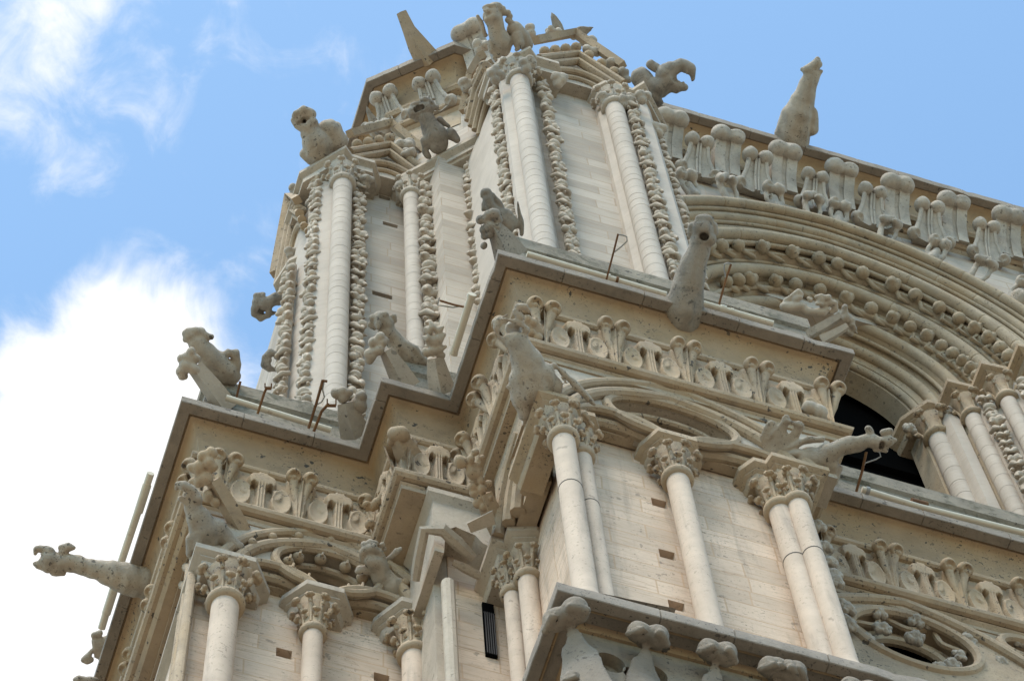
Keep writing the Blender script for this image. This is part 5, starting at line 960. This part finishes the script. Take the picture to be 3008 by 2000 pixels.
finial('tall leaf-bud cluster behind the snarling short-snouted beast', 5, (1330, 380), [(1480, 590, 50, 62), (1400, 440, 20, 62), (1290, 250, 0, 55)], [(1150, 165, -10, 30), (1195, 160, -20, 42), (1265, 130, -20, 40), (1285, 160, -10, 40), (1225, 90, 0, 40), (1280, 70, 0, 38), (1250, 230, -20, 46), (1200, 260, -10, 36), (1300, 280, 0, 34), (1260, 350, -20, 36), (1310, 390, -20, 38), (1150, 260, 0, 26), (1220, 200, 0, 40)], [(1205, 165, -65, 10), (1255, 225, -70, 10), (1285, 395, -60, 10)], mt='carved', y=18.35)
BRK = finial('bud cluster and broken block on the step pier beside the gablet', 'L', (520, 900), [(620, 1120, 40, 120), (500, 900, 10, 110), (420, 700, 0, 90)], [(340, 275, -20, 48), (300, 340, -30, 46), (350, 400, -20, 46), (300, 420, -20, 36), (180, 370, -10, 62), (400, 330, 0, 44), (310, 620, -20, 50), (400, 560, -20, 50), (460, 590, -10, 48), (330, 690, -20, 50), (410, 650, -30, 60), (470, 745, -20, 54), (430, 820, -40, 52), (345, 800, -20, 48), (500, 820, -10, 46), (400, 740, 0, 80), (330, 480, 10, 90), (640, 990, 0, 56), (710, 965, 0, 50)], [(293, 355, -75, 18), (360, 610, -90, 14), (405, 775, -100, 16), (285, 515, -80, 16)], mt='carved', y=16.9)
f, s_ = lens('L', (420, 1000), y=16.85)
blk = [f(250, 1000, 0), f(510, 870, 0), f(545, 1010, 30), f(290, 1100, 30)]; inv = np.array(BRK.location); blk = [q - inv for q in blk]; blk2 = [q + fw * 0.18 for q in blk]; mb = MB(); mb.add(blk + blk2, [(0, 1, 2, 3), (7, 6, 5, 4), (0, 4, 5, 1), (1, 5, 6, 2), (2, 6, 7, 3), (3, 7, 4, 0)])
mb.build('broken_block', M['carved_clean'], BRK, 30)
finial('small bud stack on top of the winged dog-headed gargoyle', 7, (1390, 110), [(1380, 240, 40, 60), (1390, 150, 10, 55), (1370, 20, 20, 60)], [(1330, 0, 0, 44), (1390, 20, -10, 44), (1390, 85, -20, 34), (1430, 120, -10, 40), (1370, 140, -20, 44), (1450, 165, 0, 34), (1330, 150, 0, 34), (1320, 60, 10, 30)], [(1385, 80, -55, 9), (1400, 135, -60, 9)], mt='carved_clean', y=14.95)
finial('curled bud on the front corner of the step frieze', 6, (450, 220), [(520, 330, 50, 85), (470, 240, 10, 72), (435, 170, 0, 55)], [(405, 150, -10, 40), (440, 145, -20, 46), (465, 150, -10, 36), (385, 190, 0, 26)], [(385, 180, -55, 14)], mt='carved', y=17.3)
finial('worn bud on the front left corner of the main frieze', 4, (740, 640), [(800, 780, 60, 70), (760, 680, 30, 60), (720, 560, 10, 50)], [(710, 555, -10, 34), (745, 580, -10, 36), (730, 650, -10, 34), (775, 690, -10, 38), (690, 490, 0, 30)], [(700, 590, -50, 10)], mt='carved', y=14.75)
# ---- strips of leaf lumps seen at the right end of the main bay and far bottom-left details
for i, (a, b) in enumerate(((1375, 680), (1410, 800), (1440, 890), (1465, 960), (1480, 1000))):
    p = at(7, a, b, y=15.5); rose(p, 0.15, 40 + i).build('leaf_knot', M['crocket'], root, 60)
for i, (a, b) in enumerate(((1510, 1130), (1550, 1160), (1530, 1220), (1560, 1250))):
    p = at(7, a, b, y=17.1); rose(p, 0.15, 50 + i).build('leaf_knot', M['crocket'], root, 60)
beast('chimera', 'partly hidden bird chimera behind the far left parapet edge', 'statue', 'beast', 'K', (330, 720), [
    ('+', [(360, 540, 0, 45), (430, 520, 10, 50)]), ('+', [(380, 620, 10, 50), (410, 720, 20, 70), (400, 830, 30, 60)]), ('+', [(330, 760, 10, 30), (270, 840, 0, 40), (215, 885, 0, 24)]), ('+', [(330, 880, 10, 40), (260, 910, 0, 24)]), ('+', [(440, 640, 40, 80), (450, 800, 50, 90)]), ('+', [(560, 640, 60, 110), (520, 860, 60, 120)])], group=GG, z=45.0)
beast('gargoyle', 'tip of a weathered gargoyle at the bottom edge of the left cornice', 'gargoyle', 'beast', 'K', (250, 1150), [
    ('+', [(350, 1190, 20, 90), (240, 1170, 0, 70), (170, 1160, 0, 66), (120, 1165, 0, 40)]), ('+', [(215, 1120, 0, 30)]), ('-', [(190, 1150, -80, 16)])], group=GG, z=43.8)
# ---- pipes of the lightning run and their rusty brackets
def pipe(label, crop, pts, r, extra=(), **pl):
    P_ = [at(crop, *q, **pl) for q in pts]; o = bpy.data.objects.new('pipe', None); COL.objects.link(o); o.location = P_[0]; tag(o, label, 'pipe'); inv = P_[0]
    mb = MB(); mb.tube([q - inv for q in P_], r, 12); mb.build('pipe_run', M['pipe'], o)
    d = P_[-1] - P_[0]; L_ = np.linalg.norm(d); d = d / L_
    for t, rad, ln, mt in extra:
        c = d * (L_ * t); mb = MB(); mb.tube([c - d * ln / 2, c + d * ln / 2], r * rad, 12); mb.build('coupling', M[mt], o)
    return o
pipe('cream pipe along the front cornice left of the big grey gargoyle', 4, [(700, 110), (1660, 390)], 0.052, ((0.58, 1.35, 0.05, 'pipe'), (0.645, 1.25, 0.04, 'rust')), y=14.52)
pipe('cream pipe along the front cornice right of the big grey gargoyle', 4, [(1880, 440), (2400, 590)], 0.052, ((0.33, 1.4, 0.09, 'pipe'), (0.45, 1.2, 0.04, 'pipe')), y=14.52)
pipe('short cream pipe standing off the left edge of the front cornice', 4, [(322, 385), (192, 800)], 0.062, ((0.985, 1.1, 0.05, 'pipe'), (0.03, 1.2, 0.06, 'pipe')), z=44.45)
pipe('long cream pipe along the left cornice edge against the white cloud', 5, [(880, 200), (690, 770), (556, 1220)], 0.062, ((0.16, 1.18, 0.5, 'pipe'), (0.80, 1.18, 0.6, 'pipe')), z=44.5)
pipe('cream pipe behind the leftmost cornice beside the rusty cups', 3, [(385, 1335), (1110, 1560)], 0.052, (), y=18.3)
pipe('cream pipe with a rusty red joint along the right recessed cornice', 8, [(462, 765), (700, 838), (1200, 962)], 0.055, ((0.32, 1.5, 0.28, 'rust'), (0.03, 1.3, 0.06, 'cable')), y=16.85)
def bracket(label, crop, anchor, lines, wire=None, cup=None, **pl):
    f, s_ = lens(crop, anchor, **pl); o = bpy.data.objects.new('bracket', None); COL.objects.link(o); o.location = f(*anchor); inv = np.array(o.location); tag(o, label, 'bracket')
    mb = MB()
    for ln in lines: mb.tube([f(*q[:3]) - inv for q in ln], [q[3] * s_ for q in ln], 6)
    mb.build('rod', M['rust'], o)
    if wire: mb = MB(); mb.tube([f(*q) - inv for q in wire], 0.012, 6); mb.build('wire', M['cable'], o)
    if cup:
        a, b, r = cup; mb = MB(); c = f(a, b) - inv; R_ = r * s_
        for q in ((-1, 0), (1, 0)): mb.tube([c + RT * R_ * q[0], c + RT * R_ * q[0] + UP * R_ * 1.6], 0.012, 5)
        mb.tube([c - RT * R_, c + RT * R_], 0.03, 6); mb.build('cup', M['rust'], o)
bracket('rusty upright rod with a looped wire left of the big grey gargoyle', 4, (1250, 285), [[(1248, 290, 0, 7), (1300, 90, 0, 7), (1330, -30, 0, 7)]], [(1305, 95), (1350, 60), (1392, 20), (1390, -10), (1365, -20), (1335, -25)], y=14.5)
bracket('rusty upright rod with a hooked wire right of the big grey gargoyle', 4, (2025, 460), [[(2025, 462, 0, 8), (2075, 280, 0, 8), (2110, 178, 0, 8)]], [(2075, 270), (2062, 215), (2065, 178), (2090, 170), (2110, 180)], y=14.5)
bracket('rusty rod with twisted wire reaching left from the front cornice edge', 4, (280, 478), [[(285, 478, 0, 8), (200, 460, 0, 8), (98, 430, 0, 8)]], [(240, 470), (190, 478), (140, 470), (85, 462), (95, 410)], z=44.5)
bracket('rusty forked bracket near the leftmost finial', 3, (605, 1445), [[(603, 1447, 0, 9), (650, 1300, 0, 9), (668, 1265, 0, 9)]], None, (677, 1270, 22), y=18.25)
bracket('tall rusty rod with drooping wire in front of the left crocketed column', 3, (960, 1545), [[(955, 1548, 0, 10), (1010, 1370, 0, 10), (1055, 1212, 0, 11)], [(1045, 1218, 0, 9), (1085, 1222, 0, 10)]], [(1062, 1225), (1052, 1280), (1065, 1330), (1045, 1365), (1010, 1385)], y=18.2)
bracket('short rusty bent bracket beside the worn bud-topped finial', 3, (1000, 1560), [[(992, 1568, 0, 10), (1045, 1430, 0, 10), (1095, 1375, 0, 11)]], None, (1115, 1390, 30), y=18.2)
bracket('thin rod with bent wire below the winged dog-headed gargoyle', 8, (440, 772), [[(438, 775, 0, 6), (462, 690, 0, 6), (480, 608, 0, 6)]], [(455, 700), (475, 655), (520, 640), (540, 628), (535, 610), (510, 600)], y=16.8)
bracket('dark iron strap crossing the leftmost parapet', 3, (465, 1310), [[(445, 1390, 0, 8), (465, 1300, 0, 8), (485, 1222, 0, 9)]], None, y=18.35)
# drip mould over the broken gablet
f, s_ = lens(6, (640, 760), y=17.38); mb = MB()
mb.tube([f(528, 990, 15), f(545, 880, 5), f(580, 700, 0), f(690, 698, 0), f(775, 775, 0), f(868, 862, 10)], [28 * s_, 32 * s_, 36 * s_, 40 * s_, 42 * s_, 26 * s_], 7)
mb.build('drip_mould', M['carved_clean'], bpy.data.objects['gablet'], 30)
mb = MB(); mb.tube([f(745, 885, 20), f(820, 920, 20), f(905, 968, 30)], [20 * s_, 30 * s_, 26 * s_], 7); mb.build('drip_mould', M['carved_clean'], bpy.data.objects['gablet'], 30)
